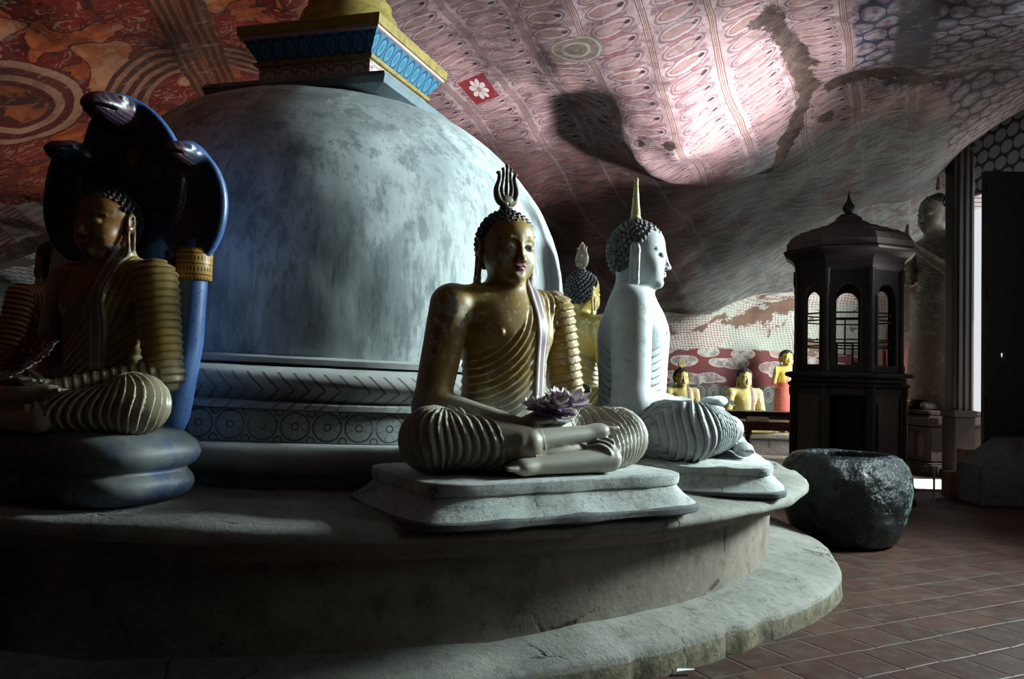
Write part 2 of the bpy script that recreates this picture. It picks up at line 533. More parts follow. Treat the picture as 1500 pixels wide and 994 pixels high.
def pleat_phase(P, isarm, isleg, fo0, up0, hf, hu):
    x, y, z = P[:, 0], P[:, 1], P[:, 2]
    phA = np.where(fo0 < up0, hf*.42/.034+.3, hu*.45/.036+.15*np.sin(P[:, 1]*9))
    ax_ = np.abs(x); th_ = np.arctan2(np.maximum(ax_-.42, 0), np.maximum(-(y+.15), 1e-4)); phL = (np.minimum(ax_, .42)+.15*th_*(ax_ > .42)+np.maximum(0, y+.15)*sst(ax_, .42, .50))/.0345+.35*np.sin(z*20)
    phT = np.hypot(x+.36, z-.78)/.031+.4*np.sin(y*6)
    return np.where(isarm, phA, np.where(isleg, phL, phT)), phT
def seated_sdf(P, fine=True, head=True):
    t, arm, up, fo, th = seated_parts(P)
    shU, shL, fU, fL, lap = legs(P)
    x, y, z = P[:, 0], P[:, 1], P[:, 2]
    lg = smin(smin(th, lap, .05), smin(shU, shL, .02), .03)
    t = smin(t, lg, .04)
    d = smin(t, arm, .018)
    # pleats
    if True:
        m, isarm, isleg, (t0, a0, up0, fo0, th0, hu, hf, u_, l_) = seated_masks(P)
        ph, phT = pleat_phase(P, isarm, isleg, fo0, up0, hf, hu)
        amp = np.where(isarm, .013, np.where(isleg, .0135*sst(np.abs(x), .05, .2)+.003, .0095))
        onS = (np.abs(x-.108) < .036) & (z > .26) & (z < .86) & (~isarm) & (~isleg)
        d = d+np.where(onS, 0, m*amp*(.55-saw(ph, .84)))
        # sash lying over the shoulder
        sx = np.abs(x-.108-.05*(z-.5)*0)-.034
        on = (z > .26) & (z < .86) & (x > 0) & (~isarm) & (~isleg)
        d = d-np.where(on, .011*sst(-sx, -.003, .003)*sst(z, .26, .275), 0)
    d = smin(d, fU, .008); d = smin(d, fL, .006)
    d = smin(d, hands(P), .010)
    # nipples, navel
    d = smin(d, ell(P, (-.105, -.048, .585), (.013, .012, .013)), .008)
    if head: d = smin(d, head_sdf(hq(P), fine)*.9, .03)
    d = np.maximum(d, .004-z)
    return d
def seated_attr(P):
    m, isarm, isleg, (t0, a0, up0, fo0, th0, hu, hf, u_, l_) = seated_masks(P)
    x, z, y = P[:, 0], P[:, 2], P[:, 1]
    ph, _p = pleat_phase(P, isarm, isleg, fo0, up0, hf, hu); f = ph-np.floor(ph)
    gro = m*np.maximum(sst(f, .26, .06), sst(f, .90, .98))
    on = (z > .265) & (z < .86) & (~isarm) & (~isleg)
    s = (sst(-(np.abs(x-.108)-.034), -.003, .003))*on
    lip, eye, dark = head_attr(hq(P))
    return dict(robe=m*(1-s), sash=s, groove=gro*(1-s), lip=lip, eyew=eye, dark=dark)

# ------------------------------------------------------------------ curled hair cap
def hair_region(n):
    f = np.interp(n[1], [-1, -.55, -.25, .05, .3, 1], [.56, .50, .28, -.05, -.62, -.72])
    return n[2] > f
def hair_mb(curls=200, big=1.0, zoff=0.0, res=1):
    mb = MB(); C0 = np.array([0, .028, .985+zoff]); RR = np.array([.129, .154, .146])
    n, m = 40, 24
    idx = {}; V = []; Fs = []
    for j in range(m+1):
        for i in range(n):
            ph = PI*j/m; a = 2*PI*i/n
            V.append((math.sin(ph)*math.cos(a), math.sin(ph)*math.sin(a), math.cos(ph)))
    for j in range(m):
        for i in range(n):
            q = (j*n+i, j*n+(i+1) % n, (j+1)*n+(i+1) % n, (j+1)*n+i)
            c = np.mean([V[k] for k in q], 0)
            if hair_region(c): Fs.append(q)
    used = sorted({k for f in Fs for k in f}); mp = {k: i for i, k in enumerate(used)}
    mb.add([tuple(C0+RR*np.array(V[k])) for k in used], [[mp[k] for k in f] for f in Fs])
    mb.ell((0, .035, 1.128+zoff), (.045, .048, .035), 16, 8)
    g = (1+5**.5)/2; N = int(curls*1.9); k = 0
    for i in range(N):
        zz = 1-2*(i+.5)/N; r = math.sqrt(1-zz*zz); a = 2*PI*i/g
        nn = np.array([r*math.cos(a), r*math.sin(a), zz])
        if not hair_region(nn-np.array([0, 0, .03])): continue
        p = C0+RR*nn*1.0; nrm = nn/RR; nrm /= np.linalg.norm(nrm)
        s0 = len(mb.v); s = .0158*big
        # snail curl: dome with a nib
        mb.lathe([(s, -.002), (s*.98, s*.35), (s*.7, s*.85), (s*.25, s*1.25), (s*.05, s*1.32)], 7 if res else 5, caps=False)
        M = Matrix.Translation(Vector(p)) @ Vector((0, 0, 1)).rotation_difference(Vector(nrm)).to_matrix().to_4x4()
        mb.xform(M, s0)
    return mb

# ------------------------------------------------------------------ flame finial (five tongues), base at z=0
def flame_mb(h=.19, n=8):
    mb = MB(); k = h/.19
    def cur(pts, r0, r1):
        out = []; N = 12
        for i in range(N+1):
            t = i/N*(len(pts)-1); j = min(int(t), len(pts)-2); u = t-j
            p0 = np.array(pts[max(j-1, 0)]); p1 = np.array(pts[j]); p2 = np.array(pts[j+1]); p3 = np.array(pts[min(j+2, len(pts)-1)])
            out.append(.5*((2*p1)+(-p0+p2)*u+(2*p0-5*p1+4*p2-p3)*u*u+(-p0+3*p1-3*p2+p3)*u**3))
        return [(p[0]*k, 0, p[1]*k) for p in out], [(r0+(r1-r0)*i/N)*k for i in range(N+1)]
    for s in (-1, 1):
        p, r = cur([(0, .015), (s*.038, .030), (s*.054, .075), (s*.040, .125), (s*.042, .155)], .021, .008); mb.tube(p, r, n, 1.1)
        mb.ell((s*.045*k, 0, .156*k), (.012*k, .012*k, .009*k), 8, 6)
        p, r = cur([(0, .035), (s*.022, .055), (s*.027, .095), (s*.018, .14), (s*.020, .175)], .014, .007); mb.tube(p, r, n, 1.1)
        mb.ell((s*.021*k, 0, .176*k), (.009*k, .010*k, .008*k), 8, 6)
    p, r = cur([(0, .02), (0, .06), (0, .12), (0, .190)], .014, .007); mb.tube(p, r, n, 1.1)
    mb.ell((0, 0, .192*k), (.010*k, .011*k, .010*k), 8, 6)
    mb.ell((0, 0, .028*k), (.046*k, .022*k, .032*k), 14, 8)
    mb.ell((0, 0, .0), (.034*k, .026*k, .014*k), 12, 6)
    return mb
# ------------------------------------------------------------------ rock ceiling shape
CP = [(0,0,6.2),(200,0,6.6),(400,0,6.9),(700,0,7.3),(1000,0,7.2),(1250,0,7.2),(1500,0,7.0),
      (0,250,8.0),(250,150,8.2),(700,150,8.8),(900,150,8.6),(1040,150,8.3),(905,195,8.5),(1000,215,8.5),(1170,130,8.5),(1300,130,8.9),(1450,120,9.0),
      (900,262,9.9),(1000,285,10.1),(1150,235,9.8),(800,300,10.4),(850,380,12.2),(950,400,12.6),(1100,380,12.6),(1100,300,11.0),
      (1250,300,11.2),(1350,300,11.8),(1420,200,11.3),(0,330,9.9),(100,380,11.2),(300,400,12.5),(600,440,13.6),
      (850,468,14.2),(960,466,14.2),(1140,436,14.2),(1300,428,14.2),(1400,400,14.2)]
WP = [(0,0,5.5),(-6,0,4.6),(6,0,5.7),(0,-6,5.2),(7.2,8,5.3),(-9,6,3.0),(-9,11,2.2),(0,4,5.4),(8,13,4.6),(-4,3,5.0),(7,4,5.6),(-10,-4,4.2),(9,-6,5.4),(10,10,5.2),(9,15,3.6),(6.2,12.4,4.75),(7.2,12.4,5.0),(5.4,12.9,4.25)]
pts = np.array([at(*c) for c in CP]+[np.array(w, float) for w in WP])
def _tps(r): return np.where(r > 1e-9, r*r*np.log(np.maximum(r, 1e-9)), 0)
_n = len(pts); _K = _tps(np.hypot(pts[:, 0][:, None]-pts[:, 0], pts[:, 1][:, None]-pts[:, 1]))+np.eye(_n)*.15
_Pm = np.c_[np.ones(_n), pts[:, :2]]; _A = np.block([[_K, _Pm], [_Pm.T, np.zeros((3, 3))]])
_w = np.linalg.solve(_A, np.r_[pts[:, 2], 0, 0, 0])
def ceil_z(x, y):
    x = np.asarray(x, float); y = np.asarray(y, float); r = np.hypot(x[..., None]-pts[:, 0], y[..., None]-pts[:, 1])
    z = _tps(r)@_w[:_n]+_w[_n]+_w[_n+1]*x+_w[_n+2]*y
    return z
def rock(x, y, z):
    return .16*fbm(x*.55, y*.4, z*.5, 3)+.035*fbm(x*2.2, y*1.7, z*2, 3)
def brow_y(x): return 14.2-3.4*sst(-np.asarray(x, float), 1.5, 6.5)

# seams: raised / cut folds of the rock, as pixel paths -> world
def seam(path):
    return np.array([at(px, py, d)[:2] for px, py, d in path])
SEAMS = [(seam([(1125,5,7.3),(1165,50,7.9),(1185,110,8.6),(1160,170,9.3),(1120,225,9.9)]), .17, .05),
         (np.array([(3.35, 8.70), (3.9, 8.62), (4.4, 8.78), (4.95, 8.75)]), .20, .08),
         (seam([(880,190,8.6),(925,205,8.8),(965,240,9.3),(1045,262,9.8),(1130,215,9.6)]), .16, -.12)]
def seg_dist(x, y, path):
    d = np.full(np.shape(x), 99.0)
    for i in range(len(path)-1):
        a, b = path[i], path[i+1]; ba = b-a
        h = np.clip(((x-a[0])*ba[0]+(y-a[1])*ba[1])/(ba@ba), 0, 1)
        d = np.minimum(d, np.hypot(x-a[0]-h*ba[0], y-a[1]-h*ba[1]))
    return d
def ceil_full(x, y):
    z = ceil_z(x, y); z = z+rock(x, y, 0*x)
    for path, w, h in SEAMS:
        d = seg_dist(x, y, path)+.05*vnoise(x*3, y*3, 0*x)
        z = z+h*np.exp(-(d/w)**2)
    return z

def grid_mesh(name, Xg, Yg, Zg, mat, kind='structure', flip=False):
    a, b = Xg.shape
    V = np.stack([Xg.ravel(), Yg.ravel(), Zg.ravel()], 1)
    i, j = np.meshgrid(np.arange(a-1), np.arange(b-1), indexing='ij'); i = i.ravel(); j = j.ravel()
    F = np.stack([i*b+j, (i+1)*b+j, (i+1)*b+j+1, i*b+j+1], 1)
    if flip: F = F[:, ::-1]
    me = bpy.data.meshes.new(name)
    me.from_pydata(V.tolist(), [], F.tolist()); me.update()
    o = link(name, me, mat, smooth=True)
    if kind: o['kind'] = kind
    return o
_me = None

# ------------------------------------------------------------------ mural paint
def ray_ceil(px, py):
    best = None
    for i in range(300):
        p = at(px, py, 5+i*.04)
        if p[2] > float(ceil_full(np.array([p[0]]), np.array([p[1]]))[0]): return p
    return p
def mural_ceiling():
    m = Mat('painted_rock', .78, .3)
    wob = m.noise(1.3, 2, .5, color=True)
    x, y, z = m.xyz()
    wx, wy, wz = m.xyz(wob)
    x2 = x+(wx-.5)*.10; y2 = y+(wy-.5)*.10
    fine = m.noise(14, 4, .6); fx, fy, fz = m.xyz(m.noise(9, 2, .5, color=True))
    s = x2*.9-y2*.43; t = x2*.43+y2*.9
    # --- rows of small seated figures in registers
    W, T = .54, .165
    fs = (s/W).fract()-.5; row = (s/W).floor()
    tt = t/T+row*.37
    ft = tt.fract()-.5; cell = tt.floor()
    a = fs*W+(fx-.5)*.03; b = ft*T+(fy-.5)*.03
    rnd = m.noise(1, 0, 0, vec=m.vec(row*3.7, cell*2.3, 0))
    r1 = ((a/.21)*(a/.21)+(b/.080)*(b/.080)).sqrt()
    ring = (r1*16).sin()
    base = m.mix(m.noise(3.5, 5, .65).ss(.35, .65), (.46, .36, .36), (.25, .175, .19))
    base = m.mix((fz.ss(.5, .62))*.5, base, (.58, .53, .53))
    halo = m.mix(rnd.ss(.4, .6), (.50, .42, .42), (.36, .28, .30))
    c = m.mix(r1.lt(1.0)*.75, base, halo)
    c = m.mix(ring.ss(.2, .8)*r1.lt(1.05)*(r1.gt(.55))*.75, c, (.16, .08, .08))
    body = ((a+.02)/.13)*((a+.02)/.13)+(b/.036)*(b/.036)
    bodyc = m.mix(rnd.ss(.45, .55), (.34, .21, .18), (.40, .30, .26))
    c = m.mix(body.ss(1.1, .8)*.85, c, bodyc)
    c = m.mix(((body-1).abs().lt(.18))*.6, c, (.20, .05, .05))
    head = ((a-.135)/.028)*((a-.135)/.028)+(b/.018)*(b/.018)
    c = m.mix(head.ss(1.2, .8), c, (.05, .025, .03))
    redt = ((b.abs()-.078).abs().lt(.014))*(a.abs().lt(.2))*fz.gt(.48)
    c = m.mix(redt*.6, c, (.22, .045, .055))
    edge = fs.abs()
    c = m.mix(edge.ss(.435, .45)*(fz.ss(.4, .6)*.4+.45), c, (.48, .41, .41))
    c = m.mix(((edge-.452).abs().lt(.008))+((edge-.488).abs().lt(.006)), c, (.16, .07, .05))
    c = m.mix(((edge-.472).abs().lt(.006))*.5, c, (.30, .17, .08))
    grid = c
    # --- big orange and red narrative painting (left)
    S3 = m.vec(s, t, 0)
    f1 = m.noise(2.3, 3, .5, vec=S3, dist=.6); f2 = m.noise(1.25, 2, .5, vec=m.vec(s+9, t, 2), dist=.4); f3 = m.noise(5.5, 2, .5, vec=m.vec(s, t+5, 1), dist=.8)
    och = m.mix(m.noise(.8, 2, .5, vec=S3).ss(.4, .6), (.17, .016, .014), (.26, .035, .02))
    och = m.mix(f1.ss(.53, .55), och, m.mix(f3.ss(.45, .58), (.50, .13, .035), (.34, .07, .03)))
    och = m.mix((f1-.54).abs().lt(.008), och, (.07, .02, .015))
    och = m.mix(f2.ss(.60, .615), och, m.mix(f3.ss(.45, .55), (.52, .26, .16), (.46, .15, .06)))
    och = m.mix((f2-.607).abs().lt(.006), och, (.08, .02, .02))
    och = m.mix(((f3*34).sin().gt(.80))*f1.lt(.50)*.75, och, (.46, .28, .22))
    v1 = m.voro(1.5, vec=S3, rand=.9)
    och = m.mix(v1.lt(.16), och, m.mix((v1*75).sin().gt(.1), (.42, .20, .12), (.52, .34, .25)))
    def rings(px, py, r0, r1, och, cols, freq):
        p = ray_ceil(px, py); s0 = p[0]*.9-p[1]*.43; t0 = p[0]*.43+p[1]*.9
        du = s-s0; dv = (t-t0)*.8; r = (du*du+dv*dv).sqrt()+(f3-.5)*.03
        c = m.mix((r*freq).sin().ss(-.1, .2), cols[0], cols[1])
        return m.mix(r.gt(r0)*r.lt(r1), och, c), r
    och, rr0 = rings(20, 150, .22, .50, och, ((.13, .02, .02), (.46, .25, .18)), 46)
    och = m.mix(rr0.lt(.22), och, m.mix(f3.ss(.45, .55), (.44, .12, .04), (.10, .03, .03)))
    och, _r = rings(330, 150, .62, .98, och, ((.10, .035, .03), (.34, .18, .14)), 70)
    bandl = (((s*.55+t*.35)/1.9+.18).fract()-.5).abs()
    och = m.mix(bandl.lt(.075), och, m.mix((bandl*260).sin().ss(.0, .5), (.10, .04, .03), (.24, .09, .05)))
    och = m.mix(m.noise(3, 6, .65).ss(.52, .72)*.5, och, (.08, .025, .02))
    pa = ray_ceil(50, 292); pb = ray_ceil(50, 345)
    jj = (m.noise(2.2, 5, .6)-.5)*.7
    lav = m.mix((((s*.8+t*.5)/.42).fract()-.5).abs().lt(.2), m.mix(((t/.16).fract()).lt(.5), (.40, .36, .38), (.30, .27, .30)), m.mix(((t/.07).fract()).lt(.5), (.16, .07, .09), (.30, .22, .24)))
    och = m.mix((y+jj*.5).gt(float(pa[1])), och, lav); och = m.mix((y+jj).gt(float(pb[1])), och, m.mix(f3.ss(.4, .6), (.05, .035, .03), (.10, .07, .06)))
    # --- medallion lattice (upper right): hexagonal packing of pale ovals
    u = s/.205; w = (t*.8+z*.6)/.165
    k = w.floor(); off = (k*.5).fract()
    cu = (u+off).fract()-.5; cw = w.fract()-.5
    hexd = (cu*cu*4.3+cw*cw*4.6).sqrt()
    ovc = m.mix(m.noise(11, 3, .5, vec=m.vec(s, t, 0)).ss(.42, .62), (.34, .34, .38), (.18, .11, .14))
    med = m.mix(hexd.ss(1.02, .92), (.03, .04, .08), ovc)
    med = m.mix(((hexd-.78).abs().lt(.05))*.4, med, (.16, .07, .09))
    # --- faded register (right): teal door light and fold shade in its colour
    st = m.noise(5, 6, .65, vec=m.vec(s*.8, t*4.5, 0))
    teal = m.mix(st.ss(.38, .62), (.14, .185, .19), (.25, .34, .335))
    teal = m.mix(m.noise(2.2, 4, .6, vec=m.vec(s, t, 7)).ss(.56, .66)*.55, teal, (.22, .10, .10))
    teal = m.mix((x-2.6-(y-11)*.05+(wx-.5)*1.5).ss(.5, -.5)*.92, teal, m.mix(st.ss(.36, .62), (.055, .035, .035), m.mix(m.noise(.9, 3, .5).ss(.45, .6), (.22, .075, .05), (.13, .10, .10))))  # dark brown puts the shade behind the ceiling fold into the colour
    teal = m.mix(edge.ss(.455, .475)*.3, teal, (.36, .40, .42))
    teal = m.mix(redt*.35, teal, (.20, .07, .08)); teal = m.mix(((b.abs()).gt(.072))*.35, teal, (.12, .11, .12)); teal = m.mix(((t/1.3).fract()-.5).abs().ss(.46, .49)*.4, teal, (.12, .13, .14))
    # masks between fields
    jag = (m.noise(1.6, 5, .6)-.5)
    mL = (x*1.0+(y-6)*.22+1.55+jag*.8).ss(.12, -.12)                 # left field
    mC = ((x-2.9-(y-7.05)*.38+jag*.25).ss(-.03, .03)*(8.85-y+jag*.5).ss(-.05, .05)).max((x-4.84-(y-9.24)*.5+jag*.4).ss(-.03, .03)*(y-8.6).ss(-.05, .05))
    mT = (y-9.35+jag*.9).ss(-.30, .40)               # faded band near the back, ceiling shade included
    mG = ((x-3.47-(y-7.1)*.40).abs()+jag*.12).ss(.20, .15)*(8.5-y).ss(0, .15)
    c = m.mix(mT*.92, grid, teal)
    c = m.mix(mL, c, och)
    c = m.mix(mC, c, med)
    c = m.mix(mG, c, m.mix(m.noise(3, 6, .65).ss(.4, .62), (.10, .10, .13), (.055, .055, .07)))
    # pale border strip between grid and lattice
    # painted panels: white flower on red, green and yellow figure
    p = ray_ceil(702, 128); s0 = p[0]*.9-p[1]*.43; t0 = p[0]*.43+p[1]*.9
    du = s-s0; dv = t-t0; rr = (du*du+dv*dv*.35).sqrt(); an = m.math('ARCTAN2', dv*.6, du)
    c = m.mix((du.abs().lt(.15))*(dv.abs().lt(.20)), c, (.22, .02, .03))
    pet = rr-.062-(an*4).sin().abs()*.035
    c = m.mix(pet.lt(0)*((((an*(8/6.2832)).fract()-.5).abs().lt(.44)).max(rr.lt(.02))), c, (.66, .62, .60)); c = m.mix(rr.lt(.025), c, (.35, .2, .2))
    p = ray_ceil(845, 72); s0 = p[0]*.9-p[1]*.43; t0 = p[0]*.43+p[1]*.9
    du = s-s0; dv = t-t0; rr = ((du/.24)*(du/.24)+(dv/.13)*(dv/.13)).sqrt()
    c = m.mix((rr.lt(1.15))*.7, c, (.22, .20, .12)); c = m.mix(((rr*14).sin().gt(.5))*rr.lt(1.05)*rr.gt(.4), c, (.40, .42, .38))
    # soot and bare rock
    soot = m.noise(.9, 6, .62, vec=m.map(None, loc=(2, 9, 4)))
    c = m.mix(soot.ss(.50, .72)*.65, c, (.06, .04, .045))
    streak = m.noise(7, 7, .7, vec=m.map(None, scale=(.35, 1.3, 1)))
    c = m.mix(streak.ss(.50, .68)*.6, c, (.09, .06, .065))
    c = m.mix(m.noise(13, 6, .7, vec=m.map(None, scale=(.4, 1.2, 1), rot=(0, 0, .45))).ss(.56, .66)*.4, c, (.40, .34, .35))
    flake = m.noise(3.2, 8, .7, vec=m.map(None, loc=(1, 1, 9)))
    c = m.mix(flake.ss(.66, .70)*.7, c, (.45, .40, .38))
    bare = m.attr('bare')
    rk = m.mix(m.noise(9, 6, .7).ss(.4, .6), (.045, .028, .022), (.10, .07, .055))
    c = m.mix((bare+(m.noise(5, 7, .75)-.5)*1.9).ss(.52, .62), c, rk)
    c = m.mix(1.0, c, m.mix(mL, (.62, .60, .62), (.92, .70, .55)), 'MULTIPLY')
    m.color(c)
    m.bump(m.noise(4, 8, .65)+bare*.8*m.noise(20, 5, .7), .55, .03)
    return m.mat

def mural_wall():
    m = Mat('painted_back_wall', .8, .25)
    x, y, z = m.xyz(); fx, fy, fz = m.xyz(m.noise(6, 2, .5, color=True))
    s = x+(fx-.5)*.05; h = z+(fy-.5)*.05
    # dense tiny figures
    a = ((s+h*.35)/.060).fract()-.5; b = ((h+(s*3).sin()*.02)/.042).fract()-.5
    tiny = m.mix((a*a+b*b).ss(.05, .2), m.mix(m.noise(2.5, 3, .5).ss(.4, .6), (.22, .13, .15), (.16, .20, .20)), (.50, .50, .49))
    tiny = m.mix(m.noise(15, 5, .7).ss(.52, .66)*.5, tiny, (.55, .55, .53))
    tiny = m.mix(m.noise(1.2, 3, .5).ss(.45, .6)*.5, tiny, (.34, .50, .46))
    # ovals on red
    vv = m.vec(s*1.05, h*2.5, 0); ve = m.voro(1.25, vec=vv, feat='DISTANCE_TO_EDGE', rand=.75); vd = m.voro(1.6, vec=vv, rand=.6)
    oc = m.mix(m.noise(7, 6, .65).ss(.38, .62), (.42, .45, .45), (.17, .16, .17))
    oc = m.mix(m.noise(3, 3, .6).ss(.55, .65)*.5, oc, (.30, .10, .12))
    oval = m.mix((vd+(fy-.5)*.06).ss(.56, .53), m.mix(m.noise(6, 4, .6).ss(.35, .6), (.17, .04, .05), (.12, .05, .055)), oc)
    oval = m.mix(((vd+(fy-.5)*.06-.53).abs().lt(.018))*.7, oval, (.48, .44, .40))
    # dark dado with faint haloed figures
    hx = (s/.26).fract()-.5; hz = h-1.02
    hr = ((hx*.26)*(hx*.26)*1.0+hz*hz*.45).sqrt()
    dado = m.mix(m.noise(4, 6, .7).ss(.35, .7), (.055, .065, .065), (.10, .12, .12))
    dado = m.mix((((hr-.085).abs().lt(.012))+((hr-.05).abs().lt(.008)))*.55, dado, (.26, .28, .26))
    jag = (m.noise(3, 5, .6)-.5)*.2
    c = m.mix((h+jag*.3-1.18).ss(-.02, .02), dado, oval)
    c = m.mix((h+jag-x*.03-1.72).ss(-.02, .02), c, tiny)
    c = m.mix((m.noise(1.3, 7, .65, vec=m.map(None, loc=(2, 0, 4))).ss(.57, .60))*(h.gt(1.75)), c, (.16, .11, .09))
    m.color(c); m.bump(m.noise(5, 7, .6), .4, .02)
    return m.mat

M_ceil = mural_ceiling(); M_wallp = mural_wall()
M_rock = plaster('bare_rock', (.16, .13, .11), (.10, .08, .07), (.04, .035, .03), sc=1.2, bump=.6)
M_limewall = plaster('limewashed_wall', (.34, .33, .31), (.24, .23, .22), (.10, .09, .08), sc=1.5)

def build_shell():
    xs = np.linspace(-11, 7.45, 300); n2 = 300
    Xg = np.repeat(xs[:, None], n2, 1)
    t = np.linspace(0, 1, n2)[None, :]; yb = brow_y(xs)[:, None]
    Yg = -6.5+(yb+6.5)*(t**.85); Zg = ceil_full(Xg, Yg)
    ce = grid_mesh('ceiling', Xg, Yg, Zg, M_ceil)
    # bare-rock attribute
    bare = np.zeros(Xg.shape)
    for (path, w, h) in SEAMS[:2]:
        bare = np.maximum(bare, np.exp(-(seg_dist(Xg, Yg, path)/(w*.75))**2))
    for (px, py, d, r) in [(1182, 85, 8.1, .17), (1190, 130, 8.6, .15), (1150, 190, 9.3, .10), (1210, 185, 9.2, .10),(1110,20,7.4,.10),(1135,45,7.6,.07),(940,165,8.6,.09),(980,150,8.5,.09),(880,175,8.6,.05),(710,100,8.2,.06)]:
        p = at(px, py, d); bare = np.maximum(bare, np.exp(-(np.hypot(Xg-p[0], Yg-p[1])/r)**2))
    a = ce.data.attributes.new('bare', 'FLOAT', 'POINT'); a.data.foreach_set('value', bare.ravel().astype(np.float32))
    # back wall below the brow
    prof = [(0, 0), (.35, -.01), (.7, -.08), (1.0, -.28), (1.2, -.62), (1.3, -1.0), (1.34, -1.6), (1.36, -2.6), (1.38, -5)]
    pd = np.array(prof); tt = np.linspace(0, 8, 90); po = np.interp(tt, range(9), pd[:, 0]); pz = np.interp(tt, range(9), pd[:, 1])
    Xw = np.repeat(xs[:, None], 90, 1); zb = ceil_full(xs, brow_y(xs))[:, None]
    Yw = brow_y(Xw)+po[None, :]; Zw = np.maximum(zb+pz[None, :], -.05)
    Yw = Yw+.06*fbm(Xw*.9, Zw*.9, 0*Xw, 3)*(tt[None, :] > 1)
    grid_mesh('wall_back', Xw, Yw, Zw, M_wallp)
    # left rock wall
    ys = np.linspace(-6.5, 16.5, 60); zs = np.linspace(-.05, 6, 20)
    Y, Z = np.meshgrid(ys, zs, indexing='ij'); Xl = -9.5+.3*fbm(Y*.4, Z*.5, 0*Y, 3)
    grid_mesh('wall_left', Xl, Y, Z, M_rock)
    mb = MB(); mb.box(-11, 10, -6.4, -6.1, -.05, 6.4); o = mb.build('wall_front', M_rock); o['kind'] = 'structure'
    # right (entrance) wall with three openings and one added for the front fill
    X0, X1 = 6.95, 7.5
    ops = [(1.0, 2.3, 2.4, 4.5), (5.3, 7.3, .6, 4.6), (10.2, 13.9, 0, 4.15), (14.3, 14.9, 0, 2.2)]
    mb = MB(); ycur = -6.5
    for (a_, b_, z0, z1) in ops:
        mb.box(X0, X1, ycur, a_, -.05, 6.6)
        mb.box(X0, X1, a_, b_, z1, 6.6)
        if z0 > 0: mb.box(X0, X1, a_, b_, -.05, z0)
        
        ycur = b_
    mb.box(X0, X1, ycur, 17, -.05, 6.6)
    o = mb.build('wall_right', M_door_wall); o['kind'] = 'structure'
    # bright ground outside
    mb = MB(); mb.box(7.5, 30, -10, 30, -.2, -.03); o = mb.build('trim_1', M_outside); o['kind'] = 'structure'
M_door_wall = None
def mk_doorwall():
    m = Mat('painted_entrance_wall', .8, .25)
    x, y, z = m.xyz()
    u = y/.30; w = z/.20; k = w.floor(); off = (k*.5).fract(); cu = (u+off).fract()-.5; cw = w.fract()-.5
    hexd = (cu*cu*4.3+cw*cw*4.6).sqrt()
    med = m.mix(hexd.ss(1.02, .92), (.035, .045, .085), (.36, .37, .40))
    low = m.mix(m.noise(3, 6, .6).ss(.4, .65), (.20, .17, .14), (.12, .09, .07))
    m.color(m.mix((z-3.0).ss(-.05, .05), low, med)); m.bump(m.noise(6, 6, .6), .4, .01)
    return m.mat
M_door_wall = mk_doorwall()
M_outside = plain('sunlit_sand', (.75, .70, .62), .9)

def mk_floor():
    m = Mat('terracotta_tiles', .5, .22)
    v = m.map(None, rot=(0, 0, math.radians(-27)), scale=(1, 1, 1))
    x, y, z = m.xyz(v)
    n = m.noise(2.2, 6, .65); nn = m.noise(.7, 3, .5)
    wx = x+(n-.5)*.03; wy = y+(m.noise(3, 3, .5)-.5)*.03
    T = .26; r = (wy/T).floor(); u = (wx/T+r*.5); fu = (u.fract()-.5).abs(); fv = ((wy/T).fract()-.5).abs()
    grout = fu.max(fv)
    rnd = m.noise(1, 0, 0, vec=m.vec(u.floor()*5.3, r*7.1, 0))
    c = m.mix(rnd.ss(.35, .65), (.046, .019, .014), (.074, .032, .021))
    c = m.mix(n.ss(.4, .7)*.7, c, (.032, .018, .014))
    c = m.mix(m.noise(9, 6, .7).ss(.45, .65)*.6, c, (.09, .07, .055))
    c = m.mix(grout.ss(.455, .485)*(n.ss(.40, .6)*.45+.08), c, (.055, .045, .038))
    m.color(c); m.rough((n*.35+.35)); m.bump(m.noise(12, 5, .6)*.4-grout.ss(.45, .49)*.8, .5, .012)
    return m.mat
def build_floor():
    xs = np.linspace(-10.5, 7.45, 120); ys = np.linspace(-6.5, 17, 150)
    Xg, Yg = np.meshgrid(xs, ys, indexing='ij')
    Zg = .010*fbm(Xg*1.1, Yg*1.1, 0*Xg, 3)-.004
    o = grid_mesh('floor', Xg, Yg, Zg, mk_floor())
build_shell(); build_floor()
M_pale = plaster('sunlit_floor_pale', (.62, .56, .52), (.50, .45, .42), (.30, .26, .24), sc=3, bump=.2)
mb = MB(); mb.box(4.55, 6.93, 10.25, 11.62, -.01, .012); o = mb.build('trim_2', M_pale); o['kind'] = 'structure'  # pale threshold slab, the sun patch put into its colour
mb = MB(); mb.box(3.0, 6.93, 12.0, 14.33, -.01, .012); o = mb.build('trim_3', M_pale); o['kind'] = 'structure'  # pale slab under the tables, bright sunlit floor put into its colour
